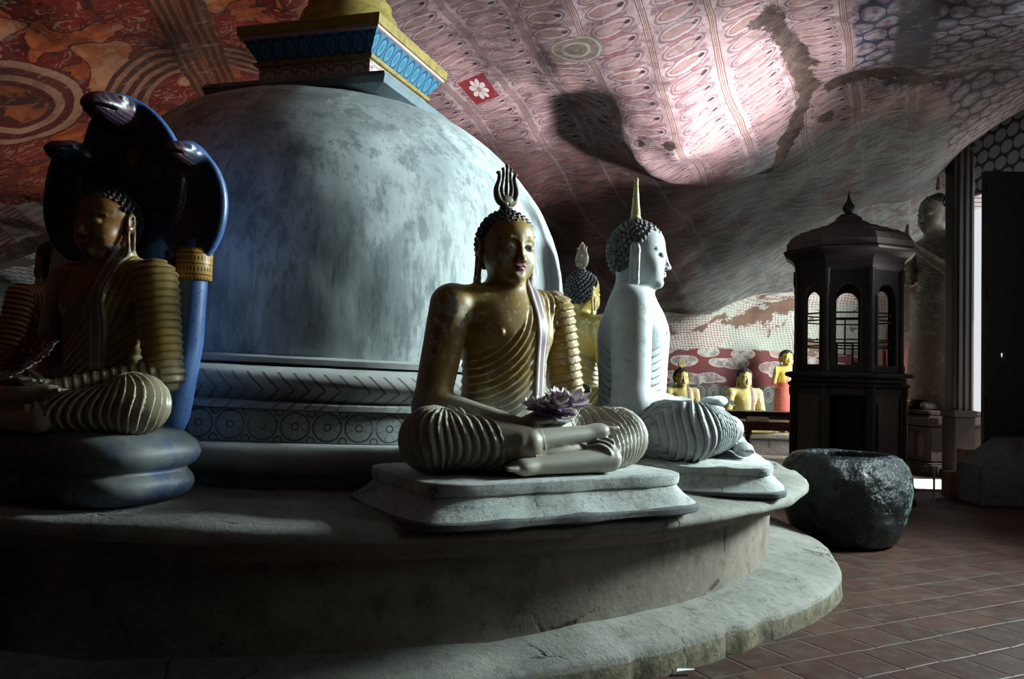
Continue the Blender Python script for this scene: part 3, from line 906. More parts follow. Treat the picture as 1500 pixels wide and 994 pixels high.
# ------------------------------------------------------------------ materials of the monument
M_white = plaster('limewash_dome', (.50, .56, .56), (.40, .46, .47), (.24, .27, .27), sc=1.6, bump=.25, dirt_lo=.48, dirt_hi=.8)
def dome_mat():
    m = Mat('brushed_limewash', .72, .3)
    v = m.map(None, scale=(1, 1, .35)); n = m.noise(2.5, 7, .65, vec=v); n2 = m.noise(9, 6, .7, vec=v); n3 = m.noise(1.1, 4, .55)
    c = m.mix(n.ss(.38, .62), (.60, .67, .67), (.36, .42, .43))
    c = m.mix(n2.ss(.48, .62)*.75, c, (.20, .24, .25))
    c = m.mix(m.noise(30, 4, .6, vec=m.map(None, scale=(1, 1, .12))).ss(.55, .66)*.5, c, (.18, .21, .22))
    c = m.mix(n3.ss(.46, .66)*.6, c, (.24, .26, .26))
    c = m.mix(m.noise(5, 7, .7, vec=m.map(None, loc=(9, 2, 1), scale=(1, 1, .22))).ss(.56, .66)*.6, c, (.70, .76, .76))
    c = m.mix(m.noise(22, 3, .5, vec=v).ss(.66, .72)*.4, c, (.68, .74, .74))
    m.color(c); m.bump(n2+n*.5, .25, .008); return m.mat
M_dome = dome_mat()
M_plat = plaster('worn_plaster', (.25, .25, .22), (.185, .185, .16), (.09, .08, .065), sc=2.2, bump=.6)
def drum_mat():
    m = Mat('painted_drum', .75, .25)
    x, y, z = m.xyz()
    th = m.math('ARCTAN2', y, x); n = m.noise(3, 6, .65); n2 = m.noise(14, 5, .6)
    c = m.mix(n.ss(.4, .65), (.42, .44, .43), (.30, .32, .31))
    # chevron strokes on the upper roll (z 1.10..1.30)
    ph = (th*26+(z-1.2).abs()*14).fract()
    stroke = (ph-.5).abs().lt(.07+n2*.06)
    c = m.mix(stroke*((z-1.195).abs().lt(.085))*n.ss(.66, .45)*.8, c, (.12, .045, .055))
    # rosettes on the band (z .955..1.105)
    R = 1.88; P_ = .15
    u = ((th*(R/P_)).fract()-.5)*P_; w = z-1.028; r = (u*u+w*w).sqrt(); a = m.math('ARCTAN2', w, u)
    line = ((r-.066).abs().lt(.0045)).max((((a*(8/6.2832)).fract()-.5).abs().lt(.035))*(r.lt(.064))*(r.gt(.016))).max((r-.016).abs().lt(.004))
    u2 = (((th*(R/P_)+.5).fract())-.5)*P_; w2 = w.abs()-.066; r2 = (u2*u2+w2*w2).sqrt()
    line = line.max((r2-.018).abs().lt(.004))
    bandm = (w.abs().lt(.078)); line = line.max(w.abs().gt(.073))
    c = m.mix(bandm*line*n.ss(.75, .5)*.85, c, (.05, .055, .075))
    c = m.mix(m.noise(1.7, 6, .65).ss(.5, .7)*.55, c, (.14, .13, .12))
    m.color(c); m.bump(n2+n, .3, .008); return m.mat
M_drum = drum_mat()
ST = np.array([-1.365, 5.8])
TILT = .026
def zplat(x): return .755-TILT*(x+1.53)

M_foot = plaster('worn_plaster_foot', (.24, .24, .21), (.17, .17, .145), (.08, .07, .055), sc=2.2, bump=.6, foot=(.095, (.17, .14, .08)))
# circular platform -------------------------------------------------
def build_platform():
    root = empty('circular_platform', (-1.53, 6.6, 0), 0, 'low round plastered platform carrying the white dome and the seated statues', 'platform')
    def mk(name, prof, mat, amp=.012, tilt=True, flare=False, crack=False):
        mb = MB(); n = 400
        # refine
        P2 = []
        for i in range(len(prof)-1):
            (r0, z0), (r1, z1) = prof[i], prof[i+1]; L = math.hypot(r1-r0, z1-z0); k = max(1, int(L/.05))
            P2 += [(r0+(r1-r0)*j/k, z0+(z1-z0)*j/k) for j in range(k)]
        P2.append(prof[-1]); m = n
        V = []
        for (r, z) in P2:
            for i in range(m):
                a = 2*PI*i/m; x = r*math.cos(a); y = r*math.sin(a); zz = z
                if tilt: zz = z-TILT*x*min(1, z/.6)
                if flare:     # foot reaches further out on the right than in front
                    th = math.atan2(x, -y); k = float(sst(np.array(th), math.radians(38), math.radians(68)))*(1 if th < 2.4 else 0)
                    w = max(0, (r-3.45)/.35); x *= 1+.055*w*(k-.7); y *= 1+.055*w*(k-.7)
                V.append((x, y, zz))
        Fs = [(j*m+i, j*m+(i+1) % m, (j+1)*m+(i+1) % m, (j+1)*m+i) for j in range(len(P2)-1) for i in range(m)]
        mb.add(V, Fs); o = mb.build(name, mat, root, smooth=True)
        displace(o, amp, 2.6, 5, 1.6)
        if crack:
            me = o.data; co = np.empty(len(me.vertices)*3); me.vertices.foreach_get('co', co); co = co.reshape(-1, 3)
            th = np.arctan2(co[:, 0], -co[:, 1]); r = np.hypot(co[:, 0], co[:, 1])
            for (t0, w, dep) in crack:
                g = np.exp(-((th-t0)/w)**2)*np.clip((r-crack_r)/.06, 0, 1)*dep
                co[:, 0] -= co[:, 0]/r*g; co[:, 1] -= co[:, 1]/r*g
            me.vertices.foreach_set('co', co.ravel()); me.update()
        return o
    crack_r = 3.55
    o = mk('rim_slab', [(1.6, .755), (3.3, .757), (3.55, .750), (3.635, .742), (3.66, .722), (3.662, .70), (3.645, .682), (3.60, .675)], M_plat, .012,
           crack=[])
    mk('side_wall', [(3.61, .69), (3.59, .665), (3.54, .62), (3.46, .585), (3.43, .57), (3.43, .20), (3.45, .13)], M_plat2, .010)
    crack_r = 3.62
    mk('foot_moulding', [(3.38, .200), (3.48, .190), (3.60, .172), (3.70, .148), (3.775, .128), (3.80, .110), (3.805, -.02)], M_foot, .014, tilt=False, flare=True,
       crack=[(math.radians(45), .004, .035), (math.radians(49), .022, .028), (math.radians(35), .003, .04)])
M_plat2 = plaster('brown_plaster_wall', (.20, .175, .14), (.12, .10, .075), (.06, .05, .035), sc=1.3, bump=.4)  # browner and darker than the rim slab plaster
build_platform()

def build_stupa():
    root = empty('stupa', (ST[0], ST[1], 0), 0, 'huge white bell-shaped stupa with square painted box on top', 'stupa')
    root.rotation_euler = (0, TILT*.9, 0)
    def la(name, prof, mat, amp=0, n=160, par=root, auto=50):
        mb = MB(); P2 = []
        for i in range(len(prof)-1):
            (r0, z0), (r1, z1) = prof[i], prof[i+1]; L = math.hypot(r1-r0, z1-z0); k = max(1, int(L/.03))
            P2 += [(r0+(r1-r0)*j/k, z0+(z1-z0)*j/k) for j in range(k)]
        P2.append(prof[-1]); mb.lathe(P2, n, caps=False); o = mb.build(name, mat, par, auto=auto)
        if amp: displace(o, amp, 2.2, 4)
        return o
    dp = [(1.66, 1.35), (1.675, 1.55), (1.68, 1.78), (1.655, 2.0), (1.60, 2.2), (1.50, 2.42), (1.37, 2.60), (1.20, 2.77), (1.0, 2.92), (.78, 3.02), (.5, 3.10), (.02, 3.13)]
    # smooth the bell outline
    d = np.array(dp); t = np.arange(len(d)); tt = np.linspace(0, len(d)-1, 90)
    def cr(c):
        p = np.r_[2*c[0]-c[1], c, 2*c[-1]-c[-2]]; i = np.minimum(tt.astype(int), len(c)-2); u = tt-i
        return .5*(2*p[i+1]+(p[i+2]-p[i])*u+(2*p[i]-5*p[i+1]+4*p[i+2]-p[i+3])*u**2+(-p[i]+3*p[i+1]-3*p[i+2]+p[i+3])*u**3)
    mb = MB(); mb.lathe(list(zip(cr(d[:, 0]), cr(d[:, 1]))), 200, caps=False); o = mb.build('dome', M_dome, root, smooth=True); displace(o, .014, 1.6, 4)
    la('dome_fillet', [(1.6, 1.365), (1.735, 1.362), (1.75, 1.35), (1.745, 1.322), (1.70, 1.312)], M_drum, .004)
    tor = [(1.74, 1.312)]+[(1.755+.135*math.sin(a), 1.235+.075*math.cos(a)) for a in np.linspace(0, PI*.62, 14)]+[(1.84, 1.165), (1.80, 1.135)]
    la('upper_roll_moulding', tor, M_drum, .004)
    la('neck_ledge', [(1.80, 1.145), (1.895, 1.135), (1.90, 1.108), (1.875, 1.103)], M_drum, .004)
    la('flower_frieze', [(1.876, 1.108), (1.88, .948)], M_drum, .002)
    tor2 = [(1.87, .953), (1.97, .945)]+[(1.975+.065*math.sin(a), .875+.066*math.cos(a)) for a in np.linspace(.1, PI*.95, 12)]
    la('lower_roll_moulding', tor2, M_drum, .006)
    la('plinth_recess', [(1.98, .82), (1.955, .80), (1.95, .745), (2.00, .742), (2.035, .735), (2.04, .68)], M_drum, .006)
    # square box (harmika) on the dome
    def roset(name, dark=False):
        m = Mat(name, .7, .3); x, y, z = m.xyz()
        ax = m.math('ABSOLUTE', x); ay = m.math('ABSOLUTE', y)
        u0 = m.math('MULTIPLY', ax.gt(ay), y)+m.math('MULTIPLY', ay.gt(ax), x)
        P_ = .135; u = ((u0/P_).fract()-.5)*P_; w = z-.158; r = (u*u+w*w).sqrt(); a = m.math('ARCTAN2', w, u)
        pet = (r-.05-(a*4).sin().abs()*.012)
        line = (pet.abs().lt(.005)).max((((a*(8/6.2832)).fract()-.5).abs().lt(.05))*pet.lt(0)).max((r-.014).abs().lt(.004))
        u2 = (((u0/P_+.5).fract())-.5)*P_; w2 = w.abs()-.05; r2 = (u2*u2+w2*w2).sqrt(); line = line.max((r2-.02).abs().lt(.005)).max(w.abs().gt(.078))
        c = m.mix(line*.85, (.52, .50, .44), (.22, .06, .09)); c = m.mix(r.lt(.012), c, (.55, .38, .10))
        m.color(c); return m.mat
    M_ros = roset('rosette_paint')
    M_yel = plain('yellow_ochre_trim', (.34, .25, .06), .6, .3, .4, 18); M_pink = plain('pink_trim', (.62, .42, .42), .7)
    def lotusblue():
        m = Mat('blue_petal_paint', .6, .3); x, y, z = m.xyz(); ax = m.math('ABSOLUTE', x); ay = m.math('ABSOLUTE', y)
        u0 = m.math('MULTIPLY', ax.gt(ay), y)+m.math('MULTIPLY', ay.gt(ax), x)
        f = ((u0/.10).fract()-.5)*.10; w = z-.33; r = (f*f*1.0+w*w*.45).sqrt()
        c = m.mix(((r-.038).abs().lt(.006)), (.04, .18, .30), (.02, .06, .13)); c = m.mix((r-.025).abs().lt(.006), c, (.08, .26, .36))
        c = m.mix(m.noise(20, 4, .6).ss(.5, .7)*.5, c, (.04, .16, .30)); m.color(c); return m.mat
    M_blu = lotusblue()
    h = empty('harmika', (.07, 0, 3.06), math.radians(-19), parent=root)
    h.scale = (1, 1, 1)
    def sq(a, z): return [(-a, -a, z), (a, -a, z), (a, a, z), (-a, a, z)]
    def fr(name, rings, mat):
        mb = MB(); mb.loft([sq(a, z) for a, z in rings]); return mb.build(name, mat, h)
    fr('base_plate', [(.55, -.03), (.655, -.01), (.67, .03), (.655, .06), (.50, .075)], plain('blue_grey_plate', (.17, .22, .25), .7))
    fr('flower_panel', [(.42, .07), (.42, .245)], M_ros)
    fr('lower_yellow_moulding', [(.42, .235), (.442, .24), (.447, .262), (.43, .275)], M_yel)
    fr('blue_cornice', [(.425, .27), (.45, .31), (.505, .40)], M_blu)
    fr('pink_fillet', [(.505, .395), (.518, .40), (.52, .418)], M_pink)
    fr('top_slab', [(.518, .415), (.53, .42), (.535, .48), (.525, .49)], M_yel)
    mb = MB(); mb.lathe([(.37, .485), (.37, .60), (.35, .63), (.33, .70), (.30, .72), (.29, .80), (.25, .83), (.23, .92), (.2, .97), (.16, 1.15), (.10, 1.4), (.05, 1.6), (.01, 1.66)], 48)
    mb.build('spire', M_yel, h, auto=40)
build_stupa()
# ------------------------------------------------------------------ painted figure material
def fig_mat(name, skin, robe, sash1, sash2, lip, wear, wear_amt, grime_fold_shade, leg_dust=0, gloss=.42, worn_ridge=.5, eyew=(.55, .55, .50), groove=None, darkc=(.02, .015, .015)):
    m = Mat(name, gloss, .45)
    x, y, z = m.xyz()
    n = m.noise(7, 6, .65); n2 = m.noise(26, 5, .65); n3 = m.noise(2.6, 4, .6)
    r = m.attr('robe'); s = m.attr('sash')
    sk = m.mix(n.ss(.4, .68)*.55, skin, tuple(c*.62 for c in skin)); rb = m.mix(n.ss(.4, .68)*.5, robe, tuple(c*.66 for c in robe))
    c = m.mix(r, sk, rb)
    c = m.mix((n2+n3-.1).ss(.94, 1.04)*wear_amt, c, wear)
    c = m.mix(m.noise(60, 3, .6).ss(.66, .72)*n.ss(.5, .6)*wear_amt, c, wear)
    if leg_dust:
        c = m.mix((n*.30+.20-z).ss(-.02, .10)*leg_dust, c, (.30, .30, .26))
    c = m.mix(n3.ss(.55, .75)*.4, c, grime_fold_shade)
    c = m.mix(m.attr('groove')*(n2.ss(.3, .6)*.5+.35), c, groove or grime_fold_shade)  # grime colour also deepens the shade of robe grooves; the white statue's are purple
    f = ((x-.108)/.034).abs(); sp = m.mix(((f-.5).abs().lt(.14))+(f.gt(.88)), sash1, sash2)
    sp = m.mix(((z/.012).fract().lt(.5))*z.lt(.31)*z.gt(.26), sp, sash2)
    c = m.mix(s, c, sp)
    c = m.mix(m.attr('lip'), c, lip); c = m.mix(m.attr('eyew'), c, eyew); c = m.mix(m.attr('dark'), c, darkc)
    m.color(c); m.rough((n*.35+gloss-.15)); m.bump(n2*.5+n, .18, .004)
    return m.mat
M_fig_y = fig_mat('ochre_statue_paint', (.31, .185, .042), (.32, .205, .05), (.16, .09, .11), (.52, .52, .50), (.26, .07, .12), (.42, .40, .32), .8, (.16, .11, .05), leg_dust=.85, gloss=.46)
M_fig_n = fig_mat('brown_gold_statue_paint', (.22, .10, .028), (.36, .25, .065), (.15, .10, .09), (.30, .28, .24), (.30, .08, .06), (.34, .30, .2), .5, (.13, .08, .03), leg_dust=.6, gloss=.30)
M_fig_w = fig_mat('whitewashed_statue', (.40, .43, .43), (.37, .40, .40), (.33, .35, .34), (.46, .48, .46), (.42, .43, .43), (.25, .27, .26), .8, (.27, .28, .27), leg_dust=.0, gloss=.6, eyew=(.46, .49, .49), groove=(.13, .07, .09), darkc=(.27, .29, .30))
M_fig_b = fig_mat('bright_ochre_statue_paint', (.27, .18, .028), (.20, .14, .045), (.12, .07, .09), (.4, .38, .34), (.30, .07, .10), (.5, .48, .36), .6, (.25, .18, .06), gloss=.4)
M_fig_far = fig_mat('pale_yellow_statue_paint', (.66, .60, .20), (.66, .60, .32), (.18, .10, .14), (.20, .12, .16), (.35, .10, .08), (.6, .58, .45), .6, (.35, .28, .1), gloss=.5)
M_fig_red = fig_mat('red_robed_statue_paint', (.62, .52, .10), (.55, .14, .12), (.45, .10, .09), (.5, .12, .10), (.35, .10, .08), (.6, .3, .25), .3, (.3, .08, .07), gloss=.5)
M_fig_st = fig_mat('stone_coloured_statue_paint', (.24, .22, .18), (.14, .11, .08), (.14, .11, .08), (.14, .11, .08), (.2, .12, .1), (.34, .32, .28), .4, (.12, .10, .08), gloss=.5)
M_hair = plain('black_hair_paint', (.022, .024, .028), .42, .4, .4, 30)
M_hair_g = plain('worn_grey_hair_paint', (.13, .12, .13), .7, .3, .45, 25)
M_flame = plain('worn_gilded_flame', (.19, .15, .11), .5, .4, .5, 40)
M_flame_y = plain('yellow_flame', (.55, .48, .22), .6, .3, .5, 40)

AX_F = (axis([(-.66, .006), (-.155, .0036), (.155, .006), (.66,)]), axis([(-.50, .006), (-.175, .0036), (-.06, .005), (.34,)]), axis([(-.012, .006), (.79, .0036), (1.06, .006), (1.2,)]))
ME_SEAT = sdf_mesh('seated_body', lambda P: seated_sdf(P, True), AX_F, seated_attr)
AX_C = (axis([(-.66, .011), (.66,)]), axis([(-.50, .011), (.34,)]), axis([(-.02, .011), (1.2,)]))
ME_SEAT_LO = sdf_mesh('seated_body_far', lambda P: seated_sdf(P, True), AX_C, seated_attr, margin=.06)

_h = hair_mb(); ME_HAIR = _h.build('hair', M_hair).data
_h = hair_mb(70, 1.9, 0, 0); ME_HAIR_LO = _h.build('hair', M_hair).data
_f = flame_mb(); ME_FLAME = _f.build('flame', M_flame).data
for n in [o for o in COL.objects if o.name.startswith(('hair', 'flame'))]:
    n.data.polygons.foreach_set('use_smooth', [True]*len(n.data.polygons)); bpy.data.objects.remove(n)

def use(name, me, mat, parent, loc=(0, 0, 0), rz=0, sc=None):
    o = bpy.data.objects.new(name, me); COL.objects.link(o); o.parent = parent; o.location = loc; o.rotation_euler = (0, 0, rz)
    if sc: o.scale = sc
    if not me.materials: me.materials.append(mat)
    o.material_slots[0].link = 'OBJECT'; o.material_slots[0].material = mat
    return o
def figure(name, loc, rz, s, body, hair, flame, label, lo=False, group=None, flame_sc=1, sy=1):
    r = empty(name, loc, rz, label, 'statue', group)
    r.scale = (s, s*sy, s)
    use('body', ME_SEAT_LO if lo else ME_SEAT, body, r)
    use('hair', ME_HAIR_LO if lo else ME_HAIR, hair, r, (float(HOFF[0]), float(HOFF[1])+HYC*(1-HS), 0), 0, (1, HS, 1))
    if flame: use('flame_finial', ME_FLAME, flame, r, (-.012, .10, 1.158), 0, (flame_sc,)*3)
    return r

def superring(hw, hd, z, cx=0, cy=0, n=72, p=5.0, wob=0):
    out = []
    for i in range(n):
        a = 2*PI*i/n; c, s = math.cos(a), math.sin(a)
        k = (abs(c)**p+abs(s)**p)**(-1/p)
        # square-ish outline scaled to hw x hd
        out.append((cx+hw*c*k, cy+hd*s*k, z))
    return out
M_ped = plaster('flaking_pedestal_plaster', (.46, .49, .47), (.36, .38, .36), (.14, .13, .11), sc=5, bump=.4, dirt_lo=.52, dirt_hi=.66)
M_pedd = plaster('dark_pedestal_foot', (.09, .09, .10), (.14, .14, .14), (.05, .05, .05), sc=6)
def pedestal(parent, W, D, zt, zb, cy=-.1):
    H = zt-zb
    rows = [(1.0, 0), (1.005, .16), (.985, .20), (.975, .21), (.93, .30), (.875, .42), (.815, .58), (.795, .66), (.79, .68), (.808, .70), (.815, .84), (.812, .97), (.79, 1.0)]
    mb = MB(); R = []
    for i in range(len(rows)-1):
        for j in range(4):
            a = rows[i]; b = rows[i+1]; u = j/4; R.append((a[0]+(b[0]-a[0])*u, a[1]+(b[1]-a[1])*u))
    R.append(rows[-1]); R = [(1-(1-k)*.62, t) for k, t in R]
    mb.loft([superring(W*k, D*(k if k > .9 else k*1.0), zb+H*t, 0, cy, 120, 7) for k, t in R])
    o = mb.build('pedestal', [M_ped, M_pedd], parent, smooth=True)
    me = o.data
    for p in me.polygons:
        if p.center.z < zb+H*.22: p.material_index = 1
    displace(o, .008, 6, 4); return o

# centre golden statue ------------------------------------------------
def petal(L, W, up, droop=0):
    pts = []
    for (t, w) in ((0, .25), (.25, .8), (.55, 1), (.8, .7), (1, .05)):
        z = up*t*t+.02*0
        pts.append((w*W/2, t*L, z))
    return pts
def flower_mb(rings, mats=False, seed=1):
    rnd = random.Random(seed); mb = MB()
    for (n, r0, L, W, up, z0) in rings:
        for i in range(n):
            a = 2*PI*i/n+rnd.random()*.3; s0 = len(mb.v); P_ = petal(L*(.85+.3*rnd.random()), W, up)
            V = []
            for (w, t, z) in P_: V += [(-w, t, z+abs(w)*.35), (0, t, z), (w, t, z+abs(w)*.35)]
            V += [(v[0], v[1], v[2]-.0025) for v in V]
            Fs = []
            for j in range(4):
                for k in (0, 1):
                    q = j*3+k; Fs.append((q, q+1, q+4, q+3)); q2 = q+15; Fs.append((q2+3, q2+4, q2+1, q2))
            mb.add(V, Fs); mb.xform(Matrix.Translation((r0*math.cos(a+PI/2), r0*math.sin(a+PI/2), z0)) @ Matrix.Rotation(a, 4, 'Z') @ Matrix.Rotation(rnd.uniform(-.12, .12), 4, 'X'), s0)
    return mb
M_pink_f = plain('pink_lotus_petals', (.90, .78, .84), .7, .3, .2, 30); M_pur_f = plain('dark_purple_petals', (.30, .20, .36), .7)
M_white_f = plain('white_petals', (.70, .72, .72), .7); M_mar_f = plain('maroon_petals', (.26, .05, .06), .7)

CX, CY = .02, 3.88
zc = .868
st1 = figure('seated_statue', (CX, CY, zc), math.radians(30), 1.0, M_fig_y, M_hair, M_flame, 'golden seated statue with black curls and brown flame holding pink lotus, nearest the camera')
st1.scale = (1.03, 1.08, 1.055)
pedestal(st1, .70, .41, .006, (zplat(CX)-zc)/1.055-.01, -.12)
def world_from(root_loc, rz, s, p):
    c, s_ = math.cos(rz), math.sin(rz); return (root_loc[0]+s*(c*p[0]-s_*p[1]), root_loc[1]+s*(s_*p[0]+c*p[1]), root_loc[2]+s*p[2])
fl = empty('lotus_offering', world_from((CX, CY, zc), math.radians(30), 1.0, (.01, -.30, .272)), math.radians(30), 'bunch of pink and purple lotus flowers in the hands of the nearest golden statue', 'flowers'); fl.rotation_euler = (math.radians(16), 0, math.radians(30))
mb = flower_mb([(15, .03, .075, .04, .008, -.008), (11, .01, .065, .04, .016, -.002)], seed=3); s0 = len(mb.v); mb.ell((0, 0, 0), (.05, .04, .02), 12, 6)
mb.build('outer_petals', M_pur_f, fl)
mb = MB()
for (dx, dy, dz, k, sd) in ((.075, -.01, .022, 1.0, 5), (.01, -.02, .020, .8, 6), (.045, .03, .030, .8, 7), (-.055, .0, .016, .6, 8), (-.10, .01, .012, .45, 9)):
    f = flower_mb([(7, .008*k, .062*k, .040*k, .022*k, 0), (6, .004*k, .048*k, .034*k, .036*k, .008*k), (4, .0, .030*k, .024*k, .034*k, .012*k)], seed=sd)
    f.xform(Matrix.Translation((dx*1.15, dy-.01, dz+.012)) @ Matrix.Scale(1.4, 4)); mb.add(f.v, f.f)
mb.build('pink_blossoms', M_pink_f, fl)

# white statue ------------------------------------------------
WX, WY, WS = .91, 5.30, 1.24; zw = zplat(WX)+.13
st2 = figure('seated_statue', (WX, WY, zw), math.radians(81), WS, M_fig_w, M_hair_g, M_flame_y, 'whitewashed seated statue in profile with grey curls and yellow flame', sy=1.10); st2.scale = (WS, WS*1.10, WS*1.04)
pedestal(st2, .70, .39, .006, (zplat(WX)-zw)/(WS*1.04)-.008, -.14)
pc = empty('cloth_offering', world_from((WX, WY, zw), math.radians(81), WS, (.02, -.285, .265)), math.radians(81), 'folded white cloth offering lying in the hands of the whitewashed statue', 'cloth')
M_clothw = plain('white_cloth', (.62, .68, .72), .85, .2, .2, 20)
mb = MB(); mb.ell((0, -.02, .006), (.125, .085, .032), 24, 12); o = mb.build('pad', M_clothw, pc, smooth=True); displace(o, .012, 16, 3)
mb = flower_mb([(9, .0, .05, .03, .02, 0)], seed=4); mb.xform(Matrix.Translation((0, -.115, .0)) @ Matrix.Rotation(.9, 4, 'X')); mb.build('ruffle', M_clothw, pc)

# golden statue seen from behind ------------------------------------
YX, YY, YS = .66, 7.17, 1.13; zy = zplat(YX)+.2
st3 = figure('seated_statue', (YX, YY, zy), math.radians(128), YS, M_fig_b, M_hair, M_flame, 'yellow seated statue facing away between the nearest golden statue and the white one')
pedestal(st3, .72, .42, .006, (zplat(YX)-zy)/YS-.008, -.12)

# statue at the far left, behind the snake statue ---------------------
LX, LY, LS = -3.80, 6.72, 1.1; zl = zplat(LX)+.2
st4 = figure('seated_statue', (LX, LY, zl), math.radians(-110), LS, M_fig_n, M_hair, None, 'dark seated statue seen from behind at the left edge, beyond the snake-hooded statue')
pedestal(st4, .72, .47, .006, (zplat(LX)-zl)/LS-.008, -.1)

# snake-hooded statue --------------------------------------------------
NX, NY, NS = -1.80, 3.53, .96; NR = math.radians(-25); zn = 1.02
st5 = figure('seated_statue', (NX, NY, zn), NR, NS, M_fig_n, M_hair, None, 'dark golden seated statue on blue snake coils with cobra hoods behind its head')
st5.scale = (NS, NS, NS*.945); COILH = (zn-zplat(NX))/(NS*.945)
def naga_coils():
    def f(P):
        d = None
        for k, (z0, hw, hd, r) in enumerate(((-COILH*.26, .43, .24, .085), (-COILH*.74, .42, .235, .078))):
            q = P-V3((0, -.08, z0)); ang = np.arctan2(q[:, 1]/hd, q[:, 0]/hw)
            # distance to a rounded elongated ring filled in the middle
            p = 3.0; rr = (np.abs(q[:, 0]/(hw))**p+np.abs(q[:, 1]/hd)**p)**(1/p)
            k0 = (rr-1)*hd*.95
            e = np.sqrt(np.maximum(k0, 0)**2+q[:, 2]**2)-r*1.15
            d = e if d is None else smin(d, e, .012)
        return d
    ax = (axis([(-.62, .010), (.62,)]), axis([(-.50, .010), (.34,)]), axis([(-COILH-.02, .009), (.06,)]))
    return sdf_mesh('coils', lambda P: np.maximum(f(P), -COILH-.004-P[:, 2]), ax)
def naga_mat():
    m = Mat('blue_snake_paint', .38, .5); x, y, z = m.xyz(); n = m.noise(6, 6, .65); n2 = m.noise(30, 3, .5)
    c = m.mix(n.ss(.35, .65), (.065, .15, .36), (.035, .09, .25))
    dots = m.voro(26, vec=m.map(None, scale=(1, 1, 1))).lt(.16); c = m.mix(dots*.8, c, (.02, .03, .09))
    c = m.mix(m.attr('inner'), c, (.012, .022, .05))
    # belly scutes
    f = ((z+x.abs()*1.1)/.028).fract(); c = m.mix(m.attr('scute')*f.lt(.35), c, (.16, .05, .035))
    c = m.mix(m.attr('mouth'), c, (.42, .05, .05)); c = m.mix(m.attr('eyew'), c, (.6, .6, .58)); c = m.mix(m.attr('dark'), c, (.01, .01, .01))
    m.color(c); m.bump(n2, .12, .003); return m.mat
def coil_mat():
    m = Mat('worn_blue_coils', .55, .35); x, y, z = m.xyz(); n = m.noise(4, 6, .65); n2 = m.noise(16, 6, .7)
    c = m.mix((n+(z+.25)*.5).ss(.42, .62), (.03, .055, .13), (.10, .11, .11)); c = m.mix(n2.ss(.50, .68)*.7, c, (.15, .16, .15)); c = m.mix(m.noise(9, 4, .6).ss(.55, .65)*.6, c, (.07, .07, .07))
    m.color(c); m.bump(n2, .3, .006); return m.mat
M_naga = naga_mat()
coil = link('snake_coils', naga_coils(), coil_mat(), st5)
HOODS = [((0, .27, 1.15), .26, .36, (-.03, .05, 1.44), 1.35), ((-.285, .26, 1.04), .165, .27, (-.28, .12, 1.26), .95), ((.285, .26, 1.04), .165, .27, (.28, .12, 1.26), .95)]
def hood_shell(P, c, hw, hh, head):
    q = P-V3(c)
    # bowed shield, concave to the front, top leaning forward
    yb = -.9*q[:, 0]**2*1.2-np.where(q[:, 2] > 0, .9*q[:, 2]**2*1.6, .15*q[:, 2]**2)
    rr = np.sqrt((q[:, 0]/hw)**2+(q[:, 2]/hh)**2)
    e = (rr-1)*min(hw, hh)*.9
    s = q[:, 1]-yb
    rim = np.sqrt(np.maximum(e+.045, 0)**2+(s)**2)-.045
    pl = np.maximum(e+.045, np.abs(s)-.022)
    return smin(rim, pl, .03)
def naga_sdf(P):
    d = None
    for (c, hw, hh, hd, k) in HOODS:
        e = hood_shell(P, c, hw, hh, hd)
        h = V3(hd)
        hdn = ell(P, h, (.072*k, .105*k, .052*k)); hdn = smin(hdn, ell(P, h+V3((0, -.07*k, -.008*k)), (.052*k, .062*k, .036*k)), .03)
        hdn = smax(hdn, -ell(P, h+V3((0, -.11*k, -.018*k)), (.07*k, .075*k, .005)), .005)
        A = P-h; A = np.stack([np.abs(A[:, 0]), A[:, 1], A[:, 2]], 1); hdn = smin(hdn, ell(A, (.056*k, -.03*k, .022*k), (.018*k, .020*k, .016*k)), .006)
        hdn = smin(hdn, caps(P, h+V3((0, .06*k, .0)), (c[0], c[1]-.05, c[2]+hh*.86), .055*k, .05*k), .05)
        e = smin(e, hdn, .035)
        d = e if d is None else smin(d, e, .008)
    d = smin(d, caps(P, (-.10, .27, .95), (-.10, .27, .05), .10, .10), .03)
    d = smin(d, caps(P, (.10, .27, .95), (.10, .27, .05), .10, .10), .02)
    return np.maximum(d, .0-P[:, 2]*1.0-.12)
def naga_attr(P):
    inner = np.zeros(len(P)); sc = np.zeros(len(P)); mo = np.zeros(len(P)); ew = np.zeros(len(P)); dk = np.zeros(len(P))
    for (c, hw, hh, hd, k) in HOODS:
        q = P-V3(c); yb = -1.08*q[:, 0]**2-np.where(q[:, 2] > 0, 1.44*q[:, 2]**2, .15*q[:, 2]**2); rr = np.sqrt((q[:, 0]/hw)**2+(q[:, 2]/hh)**2)
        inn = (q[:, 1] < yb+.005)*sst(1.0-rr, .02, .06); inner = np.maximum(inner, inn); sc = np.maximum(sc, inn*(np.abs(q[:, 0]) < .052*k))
        h = V3(hd); A = P-h; ax = np.abs(A[:, 0])
        e = np.sqrt((A[:, 1]+.03*k)**2+(A[:, 2]-.024*k)**2); ew = np.maximum(ew, (e < .016*k)*(ax > .045*k)*(ax < .09*k)); dk = np.maximum(dk, (e < .008*k)*(ax > .045*k)*(ax < .09*k))
    return dict(inner=inner, scute=sc, mouth=mo, eyew=ew, dark=dk)
nax = (axis([(-.54, .009), (.54,)]), axis([(-.26, .008), (.42,)]), axis([(-.12, .012), (.75, .008), (1.68,)]))
hood = link('cobra_hoods', sdf_mesh('cobra_hoods', naga_sdf, nax, naga_attr, margin=.06), M_naga, st5)
HR = math.radians(20); hood.rotation_euler = (0, 0, HR); hood.location = (.2*math.sin(HR), .2-.2*math.cos(HR), 0); hood.scale = (1, 1, 1.05)
